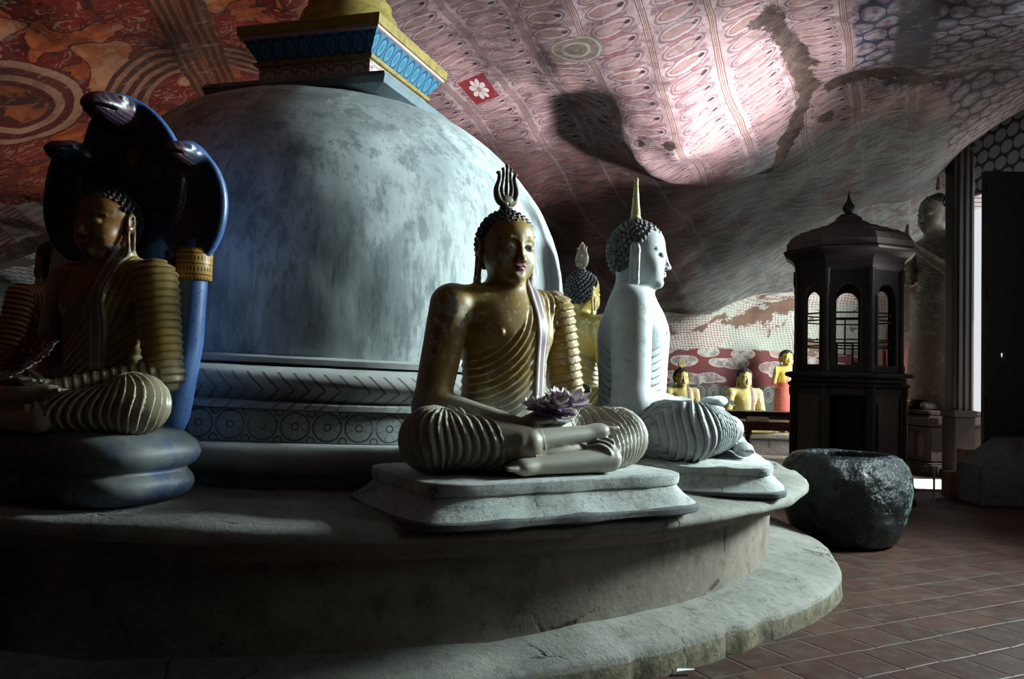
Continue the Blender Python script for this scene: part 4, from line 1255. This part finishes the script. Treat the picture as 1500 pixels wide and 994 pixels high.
def collar_mat():
    m = Mat('yellow_patterned_collar', .45, .4); x, y, z = m.xyz(); th = m.math('ARCTAN2', y, x)
    u = ((th*5).fract()-.5).abs(); w = ((z/.05).fract()-.5).abs(); c = m.mix((u*u+w*w).sqrt().lt(.22), (.42, .22, .04), (.04, .025, .01)); c = m.mix(w.gt(.44), c, (.08, .04, .01)); m.color(c); return m.mat
mb = MB(); mb.lathe([(.078, -.075), (.082, -.07), (.082, .07), (.078, .075)], 24); cl = mb.build('neck_collar', collar_mat(), hood, smooth=False, auto=40); cl.location = (.285, .262, .765)
mb = MB(); mb.tube([(.285, .262, .88), (.285, .262, .75), (.27, .262, .4), (.22, .25, .06), (.2, .2, -.05)], [.062, .065, .07, .075, .07], 16); mb.build('snake_neck', M_naga, hood, smooth=True)
mb = MB(); mb.ell((0, 0, 0), (.035, .014, .055), 12, 8); mb.ell((0, 0, .05), (.02, .012, .03), 10, 6); o = mb.build('hood_pendant', plain('gold_pendant', (.35, .22, .05), .4), hood, smooth=True); o.location = (0, .20, 1.27)
g = empty('garland_offering', world_from((NX, NY, zn), NR, NS, (-.01, -.285, .26)), NR, 'maroon and white flower garland in the hands of the snake-hooded statue', 'flowers'); g.rotation_euler = (math.radians(42), 0, NR); g.location.z += .035; g.scale = (1.12,)*3
mb = flower_mb([(18, .075, .05, .028, .016, 0), (16, .05, .05, .028, .022, .006), (12, .025, .05, .028, .026, .010), (8, 0, .04, .025, .03, .014)], seed=12); mb.ell((0, 0, -.006), (.07, .07, .01), 16, 6); mb.build('maroon_petals', M_mar_f, g)
mb = MB()
f = flower_mb([(10, .0, .035, .02, .012, 0)], seed=15)
for i in range(9):
    a = -1.5+i*.26; ff = flower_mb([(7, .0, .024, .016, .008, 0)], seed=20+i); ff.xform(Matrix.Translation((.115*math.cos(a), .115*math.sin(a), .012))); mb.add(ff.v, ff.f)
mb.build('white_petals', M_white_f, g)
M_wood = wood('dark_carved_wood', (.014, .010, .009), (.008, .006, .006), .5, .25)
M_wood2 = wood('brown_panel_wood', (.05, .032, .022), (.025, .017, .012), .6)
M_wroof = plain('weathered_wooden_shingles', (.035, .030, .026), .75, .3, .5, 14)
M_tabwood = wood('red_brown_table_wood', (.085, .022, .016), (.045, .014, .010), .30, .5)
M_tabdark = wood('black_brown_table_wood', (.018, .012, .012), (.010, .008, .008), .35, .5)

# ------------------------------------------------------------------ octagonal shrine cabinet
def build_cabinet():
    cx, cy = 3.77, 9.35
    S8 = math.cos(PI/8)
    root = empty('shrine_cabinet', (cx, cy, 0), math.radians(-21), 'tall dark octagonal wooden shrine cabinet with arched openings and tiled dome roof', 'cabinet'); root.scale = (.975,)*3
    def oct_(r, z): # r = apothem
        R = r/S8; return [(R*math.cos(PI/8+i*PI/4), R*math.sin(PI/8+i*PI/4), z) for i in range(8)]
    def ol(name, rows, mat, par=root, caps=True, auto=30):
        mb = MB(); mb.loft([oct_(r, z) for r, z in rows], caps=caps); return mb.build(name, mat, par, auto=auto)
    ol('base', [(.70, 0), (.70, .07), (.685, .09), (.665, .11), (.69, .15), (.70, .19), (.68, .22), (.64, .25), (.64, .29), (.60, .31)], M_wood)
    # feet
    for i in range(8):
        pass
    # lower case: eight panelled faces
    def face_M(i, r):   # local x along face, y outward, z up
        a = -PI/2+i*PI/4
        return Matrix.Translation((r*math.cos(a), r*math.sin(a), 0)) @ Matrix.Rotation(a+PI/2, 4, 'Z')
    mb = MB()
    rl = .585; hw = rl*math.tan(PI/8)
    for i in range(8):
        s0 = len(mb.v)
        z0, z1 = .30, 1.27
        mb.box(-hw, -hw+.055, 0, .06, z0, z1); mb.box(hw-.055, hw, 0, .06, z0, z1)
        mb.box(-hw, hw, 0, .06, z0, z0+.07); mb.box(-hw, hw, 0, .06, z1-.08, z1)
        mb.xform(face_M(i, rl-.0), s0)
        s0 = len(mb.v)
        mb.lathe([(.030, z0), (.030, z0+.05), (.018, z0+.08), (.022, z0+.3), (.018, z1-.12), (.030, z1-.08), (.030, z1)], 10, (hw+.0, -.01, 0)); mb.xform(face_M(i, rl), s0)
    mb.build('lower_frame', M_wood, root, auto=30)
    for i in range(8):
        if i in (0, 3, 4, 5): continue
        mb = MB(); mb.box(-hw+.05, hw-.05, .025, .045, .36, 1.20); mb.box(-hw+.085, hw-.085, .012, .03, .43, 1.13, b=.008)
        mb.box(-hw+.095, hw-.095, .005, .02, .47, 1.09)
        mb.xform(face_M(i, rl)); mb.build('door_panel', M_wood2 if i in (1, 7) else M_wood, root)
    ol('inner_core', [(.30, .31), (.30, 1.25)], plain('black_interior', (.006, .005, .005), .9), root)
    ol('ledge', [(.585, 1.26), (.63, 1.28), (.64, 1.31), (.60, 1.335), (.60, 1.36), (.665, 1.385), (.67, 1.41), (.655, 1.43), (.57, 1.445)], M_wood)
    # upper lantern with arched windows
    ru = .545; hw2 = ru*math.tan(PI/8)
    for i in range(8):
        mb = MB(); z0, z1 = 1.44, 2.58; aw = .125; zs, za = 1.52, 2.28
        n = 12
        # front outline with arched hole, extruded
        arch = [(-aw, zs)]+[(-aw*math.cos(PI*k/n), za+.13*math.sin(PI*k/n)) for k in range(n+1)]+[(aw, zs)]
        outer = [(-hw2, z0)]+[(-hw2+(2*hw2)*k/n, z1) for k in range(n+1)]+[(hw2, z0)]
        m = len(arch); V = []
        for y in (0, .05):
            V += [(x, y, z) for x, z in outer]+[(x, y, z) for x, z in arch]
        Fs = []
        for k in range(m-1):
            Fs.append((k, k+1, m+k+1, m+k)); o = 2*m; Fs.append((o+k+1, o+k, o+m+k, o+m+k+1))
            Fs.append((m+k, m+k+1, o+m+k+1, o+m+k)); Fs.append((k+1, k, o+k, o+k+1))
        Fs.append((0, m, 2*m-1, m-1)); Fs.append((2*m, 3*m-1, 4*m-1, 3*m)); Fs.append((m, 2*m-1, 4*m-1, 3*m)); Fs.append((m-1, 0, 2*m, 3*m-1))
        mb.add(V, Fs); mb.xform(face_M(i, ru)); s0 = len(mb.v)
        mb.box(-aw-.03, -aw-.005, -.012, .0, zs, za); mb.box(aw+.005, aw+.03, -.012, .0, zs, za)
        mb.box(-hw2+.03, hw2-.03, -.014, .0, zs-.03, zs); mb.xform(face_M(i, ru), s0)
        mb.build('arched_panel', M_wood, root)
        mb = MB(); V0 = face_M(i, ru) @ Vector((hw2, -.005, 0))
        mb.lathe([(.040, 1.44), (.042, 1.50), (.030, 1.53), (.026, 1.58), (.032, 1.62), (.026, 1.66), (.026, 2.30), (.034, 2.34), (.026, 2.38), (.040, 2.44), (.040, 2.58)], 12, (V0.x, V0.y, 0))
        mb.build('post', M_wood, root, auto=40)
        for zz in (2.10, 2.02, 1.80, 1.73):
            mb = MB(); mb.box(-hw2, hw2, .02, .035, zz-.008, zz+.008)
            mb.xform(face_M(i, ru-.06)); mb.build('window_bar', M_wood, root)
    ol('cornice', [(.555, 2.56), (.575, 2.60), (.575, 2.66), (.60, 2.70), (.63, 2.73), (.69, 2.775), (.70, 2.795), (.70, 2.81), (.64, 2.815)], M_wood)
    rows = [(.690, 2.81)]
    prof = [(.672, 2.825), (.655, 2.90), (.61, 2.965), (.53, 3.02), (.42, 3.065), (.31, 3.105), (.22, 3.14), (.15, 3.185), (.115, 3.235)]
    R = []
    for k in range(len(prof)-1):
        (r0, z0), (r1, z1) = prof[k], prof[k+1]; R += [(r0, z0), (r0-.006, z0+.012), (r1+.012, z1-.003)]
    ol('roof', R+[(.105, 3.24)], M_wroof, auto=25)
    mb = MB(); mb.lathe([(.10, 3.235), (.105, 3.255), (.09, 3.268), (.045, 3.275), (.042, 3.285), (.065, 3.32), (.070, 3.345), (.060, 3.375), (.036, 3.41), (.020, 3.45), (.010, 3.50), (.004, 3.55)], 20)
    mb.build('finial', M_wood, root, auto=40)
    # small altar frame inside
    mb = MB()
    for x in (-.09, .09):
        mb.box(x-.008, x+.008, -.01, .01, 1.445, 1.74)
    mb.box(-.10, .10, -.01, .01, 1.73, 1.745); mb.box(-.10, .10, -.01, .01, 1.60, 1.612); mb.box(-.10, .10, -.01, .01, 1.445, 1.46); mb.box(-.006, .006, -.01, .01, 1.60, 2.02)
    fr = mb.build('picture_stand', M_wood, None); fr.location = (cx+.03, cy+.15, .0)
    tag(fr, 'small dark wooden stand inside the lantern of the shrine cabinet', 'stand')
    mb = MB(); mb.lathe([(.018, 0), (.022, .004), (.010, .012), (.012, .022), (.045, .050), (.052, .068), (.048, .070), (.040, .052), (.005, .030)], 20)
    b = mb.build('brass_bowl', plain('brass', (.55, .42, .18), .3, .5, .2, 20, 1), None, auto=50); b.location = (cx-.02, cy-.28, 1.4455)
    tag(b, 'small brass offering bowl in the middle opening of the shrine cabinet', 'bowl')
build_cabinet()

# ------------------------------------------------------------------ large iron-like pot
def pot_mat():
    m = Mat('glazed_dark_jar', .26, .35); n = m.noise(4.5, 8, .72, dist=.6); n2 = m.noise(11, 7, .7); x, y, z = m.xyz()
    pt = (n*.6+m.noise(1.7, 3, .5, vec=m.map(None, loc=(4, 4, 4)))*.55)
    c = m.mix((n2).ss(.42, .62), (.010, .018, .019), (.005, .008, .009))
    c = m.mix((n*.55+n2*.45+x*.22-.03).ss(.575, .62)*z.gt(.16), c, (.15, .23, .22))  # blue-green blotches put highlights into the colour, stronger on the right
    c = m.mix((n2+x*.15).ss(.60, .68)*z.gt(.2)*.7, c, (.05, .10, .11))
    m.color(c); m.rough((n2*.3+.10)); m.bump(m.noise(5, 4, .55)*2+n2*.6, 1.0, .045); return m.mat
mb = MB()
pr = [(.02, .0), (.36, .0), (.39, .015), (.42, .07), (.44, .12), (.465, .20), (.495, .32), (.512, .43), (.505, .54), (.47, .63), (.42, .685), (.385, .705), (.345, .712), (.325, .700), (.33, .66), (.38, .60), (.42, .5), (.42, .3), (.3, .08), (.02, .05)]
P2 = []
for i in range(len(pr)-1):
    for j in range(3): u = j/3; P2.append((pr[i][0]+(pr[i+1][0]-pr[i][0])*u, pr[i][1]+(pr[i+1][1]-pr[i][1])*u))
P2.append(pr[-1]); mb.lathe(P2, 90, caps=True)
pot = mb.build('water_jar', pot_mat(), None, smooth=True); pot.location = (2.76, 6.86, 0.006); displace(pot, .010, 4, 4)
tag(pot, 'huge squat dark glazed jar with painted mottled blue-green highlights beside the round platform', 'jar')

# ------------------------------------------------------------------ tables behind the platform
def table(name, loc, L, D, H, mat, label, rz=0):
    r = empty(name, loc, rz, label, 'table')
    mb = MB(); mb.box(-L/2, L/2, -D/2, D/2, H-.035, H, b=.006); mb.build('tabletop', mat, r)
    mb = MB(); mb.box(-L/2+.06, L/2-.06, -D/2+.05, -D/2+.075, H-.13, H-.034); mb.box(-L/2+.06, L/2-.06, D/2-.075, D/2-.05, H-.13, H-.034)
    mb.box(-L/2+.05, -L/2+.075, -D/2+.06, D/2-.06, H-.13, H-.034); mb.box(L/2-.075, L/2-.05, -D/2+.06, D/2-.06, H-.13, H-.034); mb.build('apron', mat, r)
    for sx in (-1, 1):
        for sy in (-1, 1):
            mb = MB(); x, y = sx*(L/2-.08), sy*(D/2-.08)
            mb.box(x-.04, x+.04, y-.04, y+.04, H-.2, H-.034)
            mb.lathe([(.03, 0), (.042, .02), (.035, .06), (.022, .09), (.028, .14), (.040, .26), (.045, H-.34), (.030, H-.28), (.042, H-.24), (.036, H-.2)], 12, (x, y, 0))
            mb.build('leg', mat, r, auto=40)
    return r
table('offering_table', (4.25, 12.4, .013), 1.75, .75, .68, M_tabwood, 'red-brown table with turned legs and flat papers on top, left of the shrine cabinet')
table('offering_table', (4.05, 13.45, .013), 1.9, .55, .78, M_tabdark, 'black-brown table behind the red-brown one, in front of the yellow seated statues')
mb = MB(); mb.box(-.16, .16, -.05, .05, 0, .045, b=.005); mb.box(-.15, .15, -.045, .045, .045, .06)
o = mb.build('wrapped_book', plain('cream_paper', (.62, .55, .34), .8), None); o.location = (3.62, 12.22, .6935); tag(o, 'cream wrapped book lying on the left end of the red-brown table', 'book')
mb = MB(); mb.loft([[( -.14, -.09, 0), (.12, -.1, 0), (.14, .09, 0), (-.11, .1, 0)], [(-.14, -.09, .006), (.12, -.1, .01), (.14, .09, .004), (-.11, .1, .012)]]); o = mb.build('paper_sheet', plain('white_paper', (.8, .8, .82), .7), None); o.location = (4.22, 12.25, .6935); tag(o, 'white sheet of paper on the right part of the red-brown table', 'paper')

# ------------------------------------------------------------------ far row of statues on a bench
mb = MB(); mb.box(1.6, 6.9, 14.35, 15.4, 0, .28, b=.02); mb.box(1.55, 6.9, 14.30, 15.4, .28, .36, b=.02)
be = mb.build('statue_bench', plaster('bench_plaster', (.40, .40, .38), (.3, .3, .28), (.15, .13, .12), sc=2), None); tag(be, 'long low plastered bench under the far yellow seated statues', 'bench')
for (px, d, s, lab) in ((1001, 14.75, .93, 'far yellow seated statue on the bench, just right of the white statue'), (1094, 14.75, .95, 'far yellow seated statue on the bench, above the dark table')):
    p = at(px, 600, d); r = figure('seated_statue', (p[0], d, .362), math.radians(12), s, M_fig_far, M_hair, M_flame_y if px < 1050 else None, lab, lo=True)
    r.scale = (s, s, s*1.03)
# standing statues -----------------------------------------------------------
def standing_sdf(P, pray=True):
    x, y, z = P[:, 0], P[:, 1], P[:, 2]; A = P.copy(); A[:, 0] = np.abs(x)
    t = ell(A, (0, .03, 1.28), (.20, .125, .26)); t = smin(t, ell(A, (0, .03, .98), (.19, .125, .25)), .12)
    t = smin(t, caps(A, (.05, .03, .85), (.085, .03, .12), .14, .145), .08)
    t = smin(t, caps(A, (0, .03, 1.43), (.19, .03, 1.41), .075, .075), .06)
    t = smin(t, caps(P, (0, .02, 1.40), (0, -.005, 1.56), .075, .068), .04)
    # skirt flare
    k = sst(z, .95, .05); t = np.minimum(t, np.maximum(np.maximum(np.sqrt((x/1.25)**2+((y-.03)/.85)**2)-.20-.035*k, .08-z), z-1.0))
    if pray:
        arm = smin(caps(A, (.225, .04, 1.40), (.255, -.03, 1.13), .065, .055), caps(A, (.255, -.03, 1.13), (.035, -.27, 1.38), .052, .032), .03)
        hd = smin(caps(A, (.016, -.27, 1.38), (.012, -.285, 1.46), .022, .018), caps(A, (.012, -.285, 1.46), (.008, -.275, 1.56), .016, .010), .01)
        t2 = smin(smin(t, arm, .03), hd, .015)
    else:
        armr = smin(caps(P, (-.225, .04, 1.40), (-.30, .0, 1.12), .062, .052), caps(P, (-.30, .0, 1.12), (-.31, -.14, 1.36), .048, .032), .03)
        hr = ell(P, (-.31, -.155, 1.43), (.036, .016, .06))
        arml = smin(caps(P, (.225, .04, 1.40), (.28, .03, 1.10), .066, .056), caps(P, (.28, .03, 1.10), (.25, -.12, .92), .052, .035), .03)
        t2 = smin(smin(smin(t, armr, .03), hr, .02), arml, .03)
    m = (z < 1.42)*(z > .08)
    if not pray: m = m*np.where((x < -.05) & (z > 1.1), 0, 1)
    d = t2+m*.006*(.5-saw((z*1.0+.35*x+.5*x*x-.3*y)/.030))
    q = P-V3((0, 0, .70)); d = smin(d, head_sdf(q/1.0, True), .03)
    # feet
    d = smin(d, caps(A, (.075, .02, .045), (.085, -.17, .03), .045, .035), .02)
    return np.maximum(d, -z+.002)
def standing_attr(P, pray=True):
    x, y, z = P[:, 0], P[:, 1], P[:, 2]; lip, eye, dark = head_attr(P-V3((0, 0, .70)))
    rb = sst(z, 1.46, 1.44)*sst(z, .06, .09)
    if not pray: rb = rb*(1-((x < -.04+.5*(z-1.2)) & (z > 1.12)))
    else: rb = rb*(y > -.22)
    return dict(robe=rb, sash=np.zeros(len(P)), lip=lip, eyew=eye, dark=dark)
ax1 = (axis([(-.42, .008), (.42,)]), axis([(-.33, .008), (.26,)]), axis([(-.01, .008), (1.5, .006), (1.9,)]))
ME_PRAY = sdf_mesh('praying_body', lambda P: standing_sdf(P, True), ax1, lambda P: standing_attr(P, True), margin=.06)
ax2 = (axis([(-.42, .012), (.42,)]), axis([(-.33, .012), (.26,)]), axis([(-.01, .012), (1.9,)]))
ME_ABH = sdf_mesh('raised_hand_body', lambda P: standing_sdf(P, False), ax2, lambda P: standing_attr(P, False), margin=.07)
def standing(loc, rz, s, me, mat, label, lo=False, spike=False, sxy=1):
    r = empty('standing_statue', loc, rz, label, 'statue'); r.scale = (s*sxy, s*sxy, s)
    use('body', me, mat, r); use('hair', ME_HAIR_LO if lo else ME_HAIR, M_hair, r, (0, 0, .70))
    if spike:
        mb = MB(); mb.lathe([(.02, 0), (.026, .02), (.018, .05), (.020, .08), (.008, .14), (.002, .19)], 12); o = mb.build('crown_spike', M_flame, r, auto=50); o.location = (0, .035, 1.885)
    return r
# large standing statue by the doorway
p = at(1370, 640, 12.35)
rs = standing((p[0]-.02, 12.35, .92), math.radians(-76), 1.74, ME_PRAY, M_fig_st, 'tall standing statue with palms pressed together, in profile beside the striped pillar', spike=True, sxy=1.0)
mb = MB()
mb.box(-.33, .33, -.33, .33, -.545, -.42, b=.02); mb.box(-.29, .29, -.29, .29, -.42, -.12, b=.015); mb.box(-.33, .33, -.33, .33, -.12, -.04, b=.015); mb.box(-.30, .30, -.30, .30, -.04, .0, b=.01)
for sx in (-.2, -.1, 0, .1, .2): mb.ell((sx, -.30, -.27), (.035, .03, .11), 10, 8)
mb.build('pedestal', plaster('dark_carved_pedestal', (.06, .045, .04), (.04, .03, .028), (.02, .015, .015), sc=5), rs)
p = at(1153, 600, 15.0)
rr = standing((p[0], 15.05, .362), math.radians(6), .80, ME_ABH, M_fig_red, 'red-robed standing statue with yellow skin and raised hand, left of the shrine cabinet', lo=True)

# striped pillar ----------------------------------------------------------------
def stripe_mat():
    m = Mat('striped_pillar_paint', .6, .3); x, y, z = m.xyz(); f = ((x/.085+.5).fract()-.5).abs(); n = m.noise(8, 6, .6)
    c = m.mix(f.gt(.34), (.012, .009, .009), (.085, .075, .07)); c = m.mix(n.ss(.5, .7)*.5, c, (.03, .025, .025)); m.color(c); return m.mat
x0, x1 = at(1390, 400, 11.5)[0], at(1421, 400, 11.5)[0]; cxp = (x0+x1)/2; W = x1-x0
pil = empty('striped_pillar', (cxp, 11.5, 0), 0, 'tall dark pillar with pale vertical stripes and rounded top beside the open doorway', 'pillar')
mb = MB()
zb_, zt_ = .95, 4.62
nfl = 9
out = []
def outline(z):
    r = []
    n = 72
    cut = max(0, (z-(zt_-.35))/.35); hw = W/2
    xr = hw*(1-.45*cut*cut) ; xl = -hw
    for i in range(n):
        a = 2*PI*i/n; c, s = math.cos(a), math.sin(a); k = (abs(c)**6+abs(s)**6)**(-1/6)
        X_ = c*k; Y_ = s*k
        fx = (xl+xr)/2+(xr-xl)/2*X_
        fl_ = .014*abs(math.sin(PI*(fx)/.085))
        r.append((fx, Y_*(.16-fl_), z))
    return r
mb.loft([outline(zb_+(zt_-zb_)*i/40) for i in range(41)]); o = mb.build('shaft', stripe_mat(), pil, auto=40)
mb = MB(); mb.box(-W/2-.03, W/2+.02, -.19, .19, 0, .12, b=.01); mb.box(-W/2, W/2-.01, -.17, .17, .12, .86, b=.01); mb.box(-W/2-.02, W/2+.01, -.185, .185, .86, .95, b=.01); mb.build('plinth', plain('dark_plinth', (.022, .016, .014), .8), pil)

# red cupboard behind the cabinet -------------------------------------------------
ra = at(1336, 500, 12.6)
rc = empty('red_cupboard', (6.30, 13.40, 0), 0, 'dark red cupboard between the shrine cabinet and the tall standing statue', 'cupboard')
mb = MB(); mb.box(-.42, .46, -.22, .25, 0, 1.90, b=.01); mb.box(-.44, .48, -.25, .27, 1.90, 1.96, b=.01); mb.build('carcass', plain('dark_red_paint', (.13, .022, .018), .5, .4, .4, 8), rc)
for xx in (-.39, .035):
    mb = MB(); mb.box(xx, xx+.39, -.245, -.22, .15, 1.80, b=.006); o = mb.build('door', plain('dark_red_paint', (.16, .028, .02), .5, .4, .4, 8), rc)
    for k, zz in enumerate((1.66, 1.42, 1.1)):
        mb = MB(); mb.ell((xx+.20, -.26, zz), (.018, .014, .014), 10, 6); mb.build('stud', plain('pale_stud', (.5, .4, .3), .4), o)

# ------------------------------------------------------------------ door leaf with keyhole
M_door = wood('black_door_wood', (.010, .008, .008), (.006, .005, .005), .6, .3)
def build_door():
    a = at(1443, 250, 9.55); zt = a[2]; x0 = a[0]; x1 = 6.93
    r = empty('door_1', (x0, 9.55, 0)); r['kind'] = 'structure'
    k = at(1470, 519, 9.55); kx, kz = k[0]-x0, k[2]; W = x1-x0; z0 = .55
    # leaf with a keyhole shaped opening: ring of quads
    hole = []
    n = 16
    for i in range(n):
        t = 2*PI*i/n; x = .030*math.cos(t); z = .030*math.sin(t)
        if z < -.012: x *= .6; z -= .045
        hole.append((kx+x, kz+z))
    sq = []
    for i in range(n):
        t = 2*PI*i/n; c, s = math.cos(t), math.sin(t); kk = 1/max(abs(c), abs(s)); sq.append((kx+.12*c*kk, kz+.12*s*kk))
    mb = MB(); V = []
    for y in (0, .07):
        V += [(x, y, z) for x, z in hole]+[(x, y, z) for x, z in sq]
    Fs = []
    for i in range(n):
        j = (i+1) % n; Fs += [(i, j, n+j, n+i), (2*n+j, 2*n+i, 3*n+i, 3*n+j), (j, i, 2*n+i, 2*n+j)]
    mb.add(V, Fs)
    mb.box(0, kx-.12, 0, .07, z0, zt); mb.box(kx+.12, W, 0, .07, z0, zt); mb.box(kx-.12, kx+.12, 0, .07, z0, kz-.12); mb.box(kx-.12, kx+.12, 0, .07, kz+.12, zt)
    o = mb.build('leaf', M_door, r); o['kind'] = 'structure'
    mb = MB()
    for zz in (z0+.1, 1.05, 2.3, zt-.25): mb.box(.02, W-.02, -.02, .0, zz, zz+.12)
    o = mb.build('rail', M_door, r); o['kind'] = 'structure'
build_door()
# masonry block in front of the door
M_blk = plaster('damp_render', (.12, .115, .105), (.08, .075, .07), (.04, .035, .03), sc=3); M_orange = plaster('bare_orange_brick', (.36, .15, .08), (.30, .13, .07), (.2, .1, .06), sc=6)
b0 = at(1424, 745, 9.1); b1 = at(1500, 745, 9.1)
xa = b0[0]; mb = MB()
mb.add([(xa, 8.95, 0), (6.9, 8.95, 0), (6.9, 8.95, .72), (xa+.42, 8.95, .72), (xa, 8.95, .42), (xa, 9.45, 0), (6.9, 9.45, 0), (6.9, 9.45, .72), (xa+.42, 9.45, .72), (xa, 9.45, .42)],
       [(0, 1, 2, 3, 4), (9, 8, 7, 6, 5), (0, 5, 6, 1), (1, 6, 7, 2), (2, 7, 8, 3), (3, 8, 9, 4), (4, 9, 5, 0)])
o = mb.build('masonry_block', M_blk, None); o.location = (0, 0, .005)
bm = bmesh.new(); bm.from_mesh(o.data); bmesh.ops.bevel(bm, geom=bm.edges[:], offset=.02, segments=2, affect='EDGES'); bm.to_mesh(o.data); bm.free(); 
tag(o, 'low grey rendered masonry block with sloping corner at the foot of the black door', 'masonry block')
mb = MB(); mb.box(xa-.02, xa+.40, 9.50, 9.72, 0, .30, b=.01); mb.box(xa+.15, xa+.5, 9.50, 9.72, .30, .56, b=.01); o = mb.build('brick_step', M_orange, None); o.location = (0, 0, .005); tag(o, 'orange-brown brick step behind the grey masonry block, by the doorway', 'step')
# thin white post
p = at(1368, 740, 9.3); mb = MB(); mb.lathe([(.02, 0), (.02, .01), (.012, .015), (.012, .36), (.008, .37)], 10); o = mb.build('short_post', plain('pale_metal', (.40, .44, .42), .5, .5), None, auto=40); o.location = (p[0], 9.3, .006); tag(o, 'thin pale short post standing on the floor near the doorway', 'post')
# scrap on the floor
p = at(1003, 981, 3.72); mb = MB(); mb.loft([[(-.045, -.010, 0), (.04, -.014, 0), (.05, .008, 0), (-.03, .014, 0)], [(-.045, -.010, .004), (.04, -.014, .006), (.05, .008, .003), (-.03, .014, .008)]]); o = mb.build('paper_scrap', plain('scrap_white', (.7, .72, .7), .7), None); o.location = (p[0], 3.72, .012); o.rotation_euler = (0, 0, .3); tag(o, 'small white paper scrap lying on the tiles at the foot of the platform', 'paper')
# ------------------------------------------------------------------ daylight
def area(name, loc, aim, sx, sy, power, col, spread=180):
    l = bpy.data.lights.new(name, 'AREA'); l.shape = 'RECTANGLE'; l.size = sx; l.size_y = sy; l.energy = power; l.color = col; l.spread = math.radians(spread)
    o = bpy.data.objects.new(name, l); COL.objects.link(o); o.location = loc
    d = Vector(aim)-Vector(loc); o.rotation_euler = d.to_track_quat('-Z', 'Y').to_euler()
    return o
COOL = (.80, .93, 1.0); TEAL = (.80, .97, .98); WARM = (1, .95, .86)
area('doorway_daylight', (7.2, 6.3, 3.8), (-.4, 5.2, 1.4), 1.5, 1.3, 370, TEAL, 76)
area('doorway_ground_bounce', (7.3, 6.2, 1.1), (1.55, 8.3, 4.0), 1.2, .6, 88, (1, .93, .94), 29)
area('far_door_daylight', (7.25, 11.7, 2.4), (2, 13.5, 1.5), 2.8, 3.2, 22, COOL, 140)
area('added_front_fill', (7.2, 1.65, 3.5), (0, 4.4, 1.0), 1.1, 1.5, 9, TEAL, 80)  # fill lamp added to brighten the statue fronts, in an added opening
area('back_door_daylight', (7.25, 13.4, 1.9), (3.4, 14.9, 1.2), .8, 1.9, 160, (1, .97, .88), 90)
sl = bpy.data.lights.new('sun', 'SUN'); sl.energy = 15; sl.angle = .01; sl.color = (1, .93, .88)
so = bpy.data.objects.new('sun', sl); COL.objects.link(so)
so.rotation_euler = Vector((-1, .05, -1.65)).to_track_quat('-Z', 'Y').to_euler()
w = bpy.data.worlds.new('sky'); SC.world = w; w.use_nodes = True
bg = w.node_tree.nodes['Background']; bg.inputs[0].default_value = (.92, .96, 1, 1); bg.inputs[1].default_value = .8
SC.view_settings.view_transform = 'Standard'; SC.view_settings.look = 'None'
SC.view_settings.gamma = 1; SC.view_settings.exposure = 0; SC.view_settings.use_curve_mapping = False
SC.cycles.use_denoising = True
SC.cycles.max_bounces = 6; SC.cycles.diffuse_bounces = 4; SC.cycles.glossy_bounces = 3
SC.cycles.sample_clamp_indirect = 6
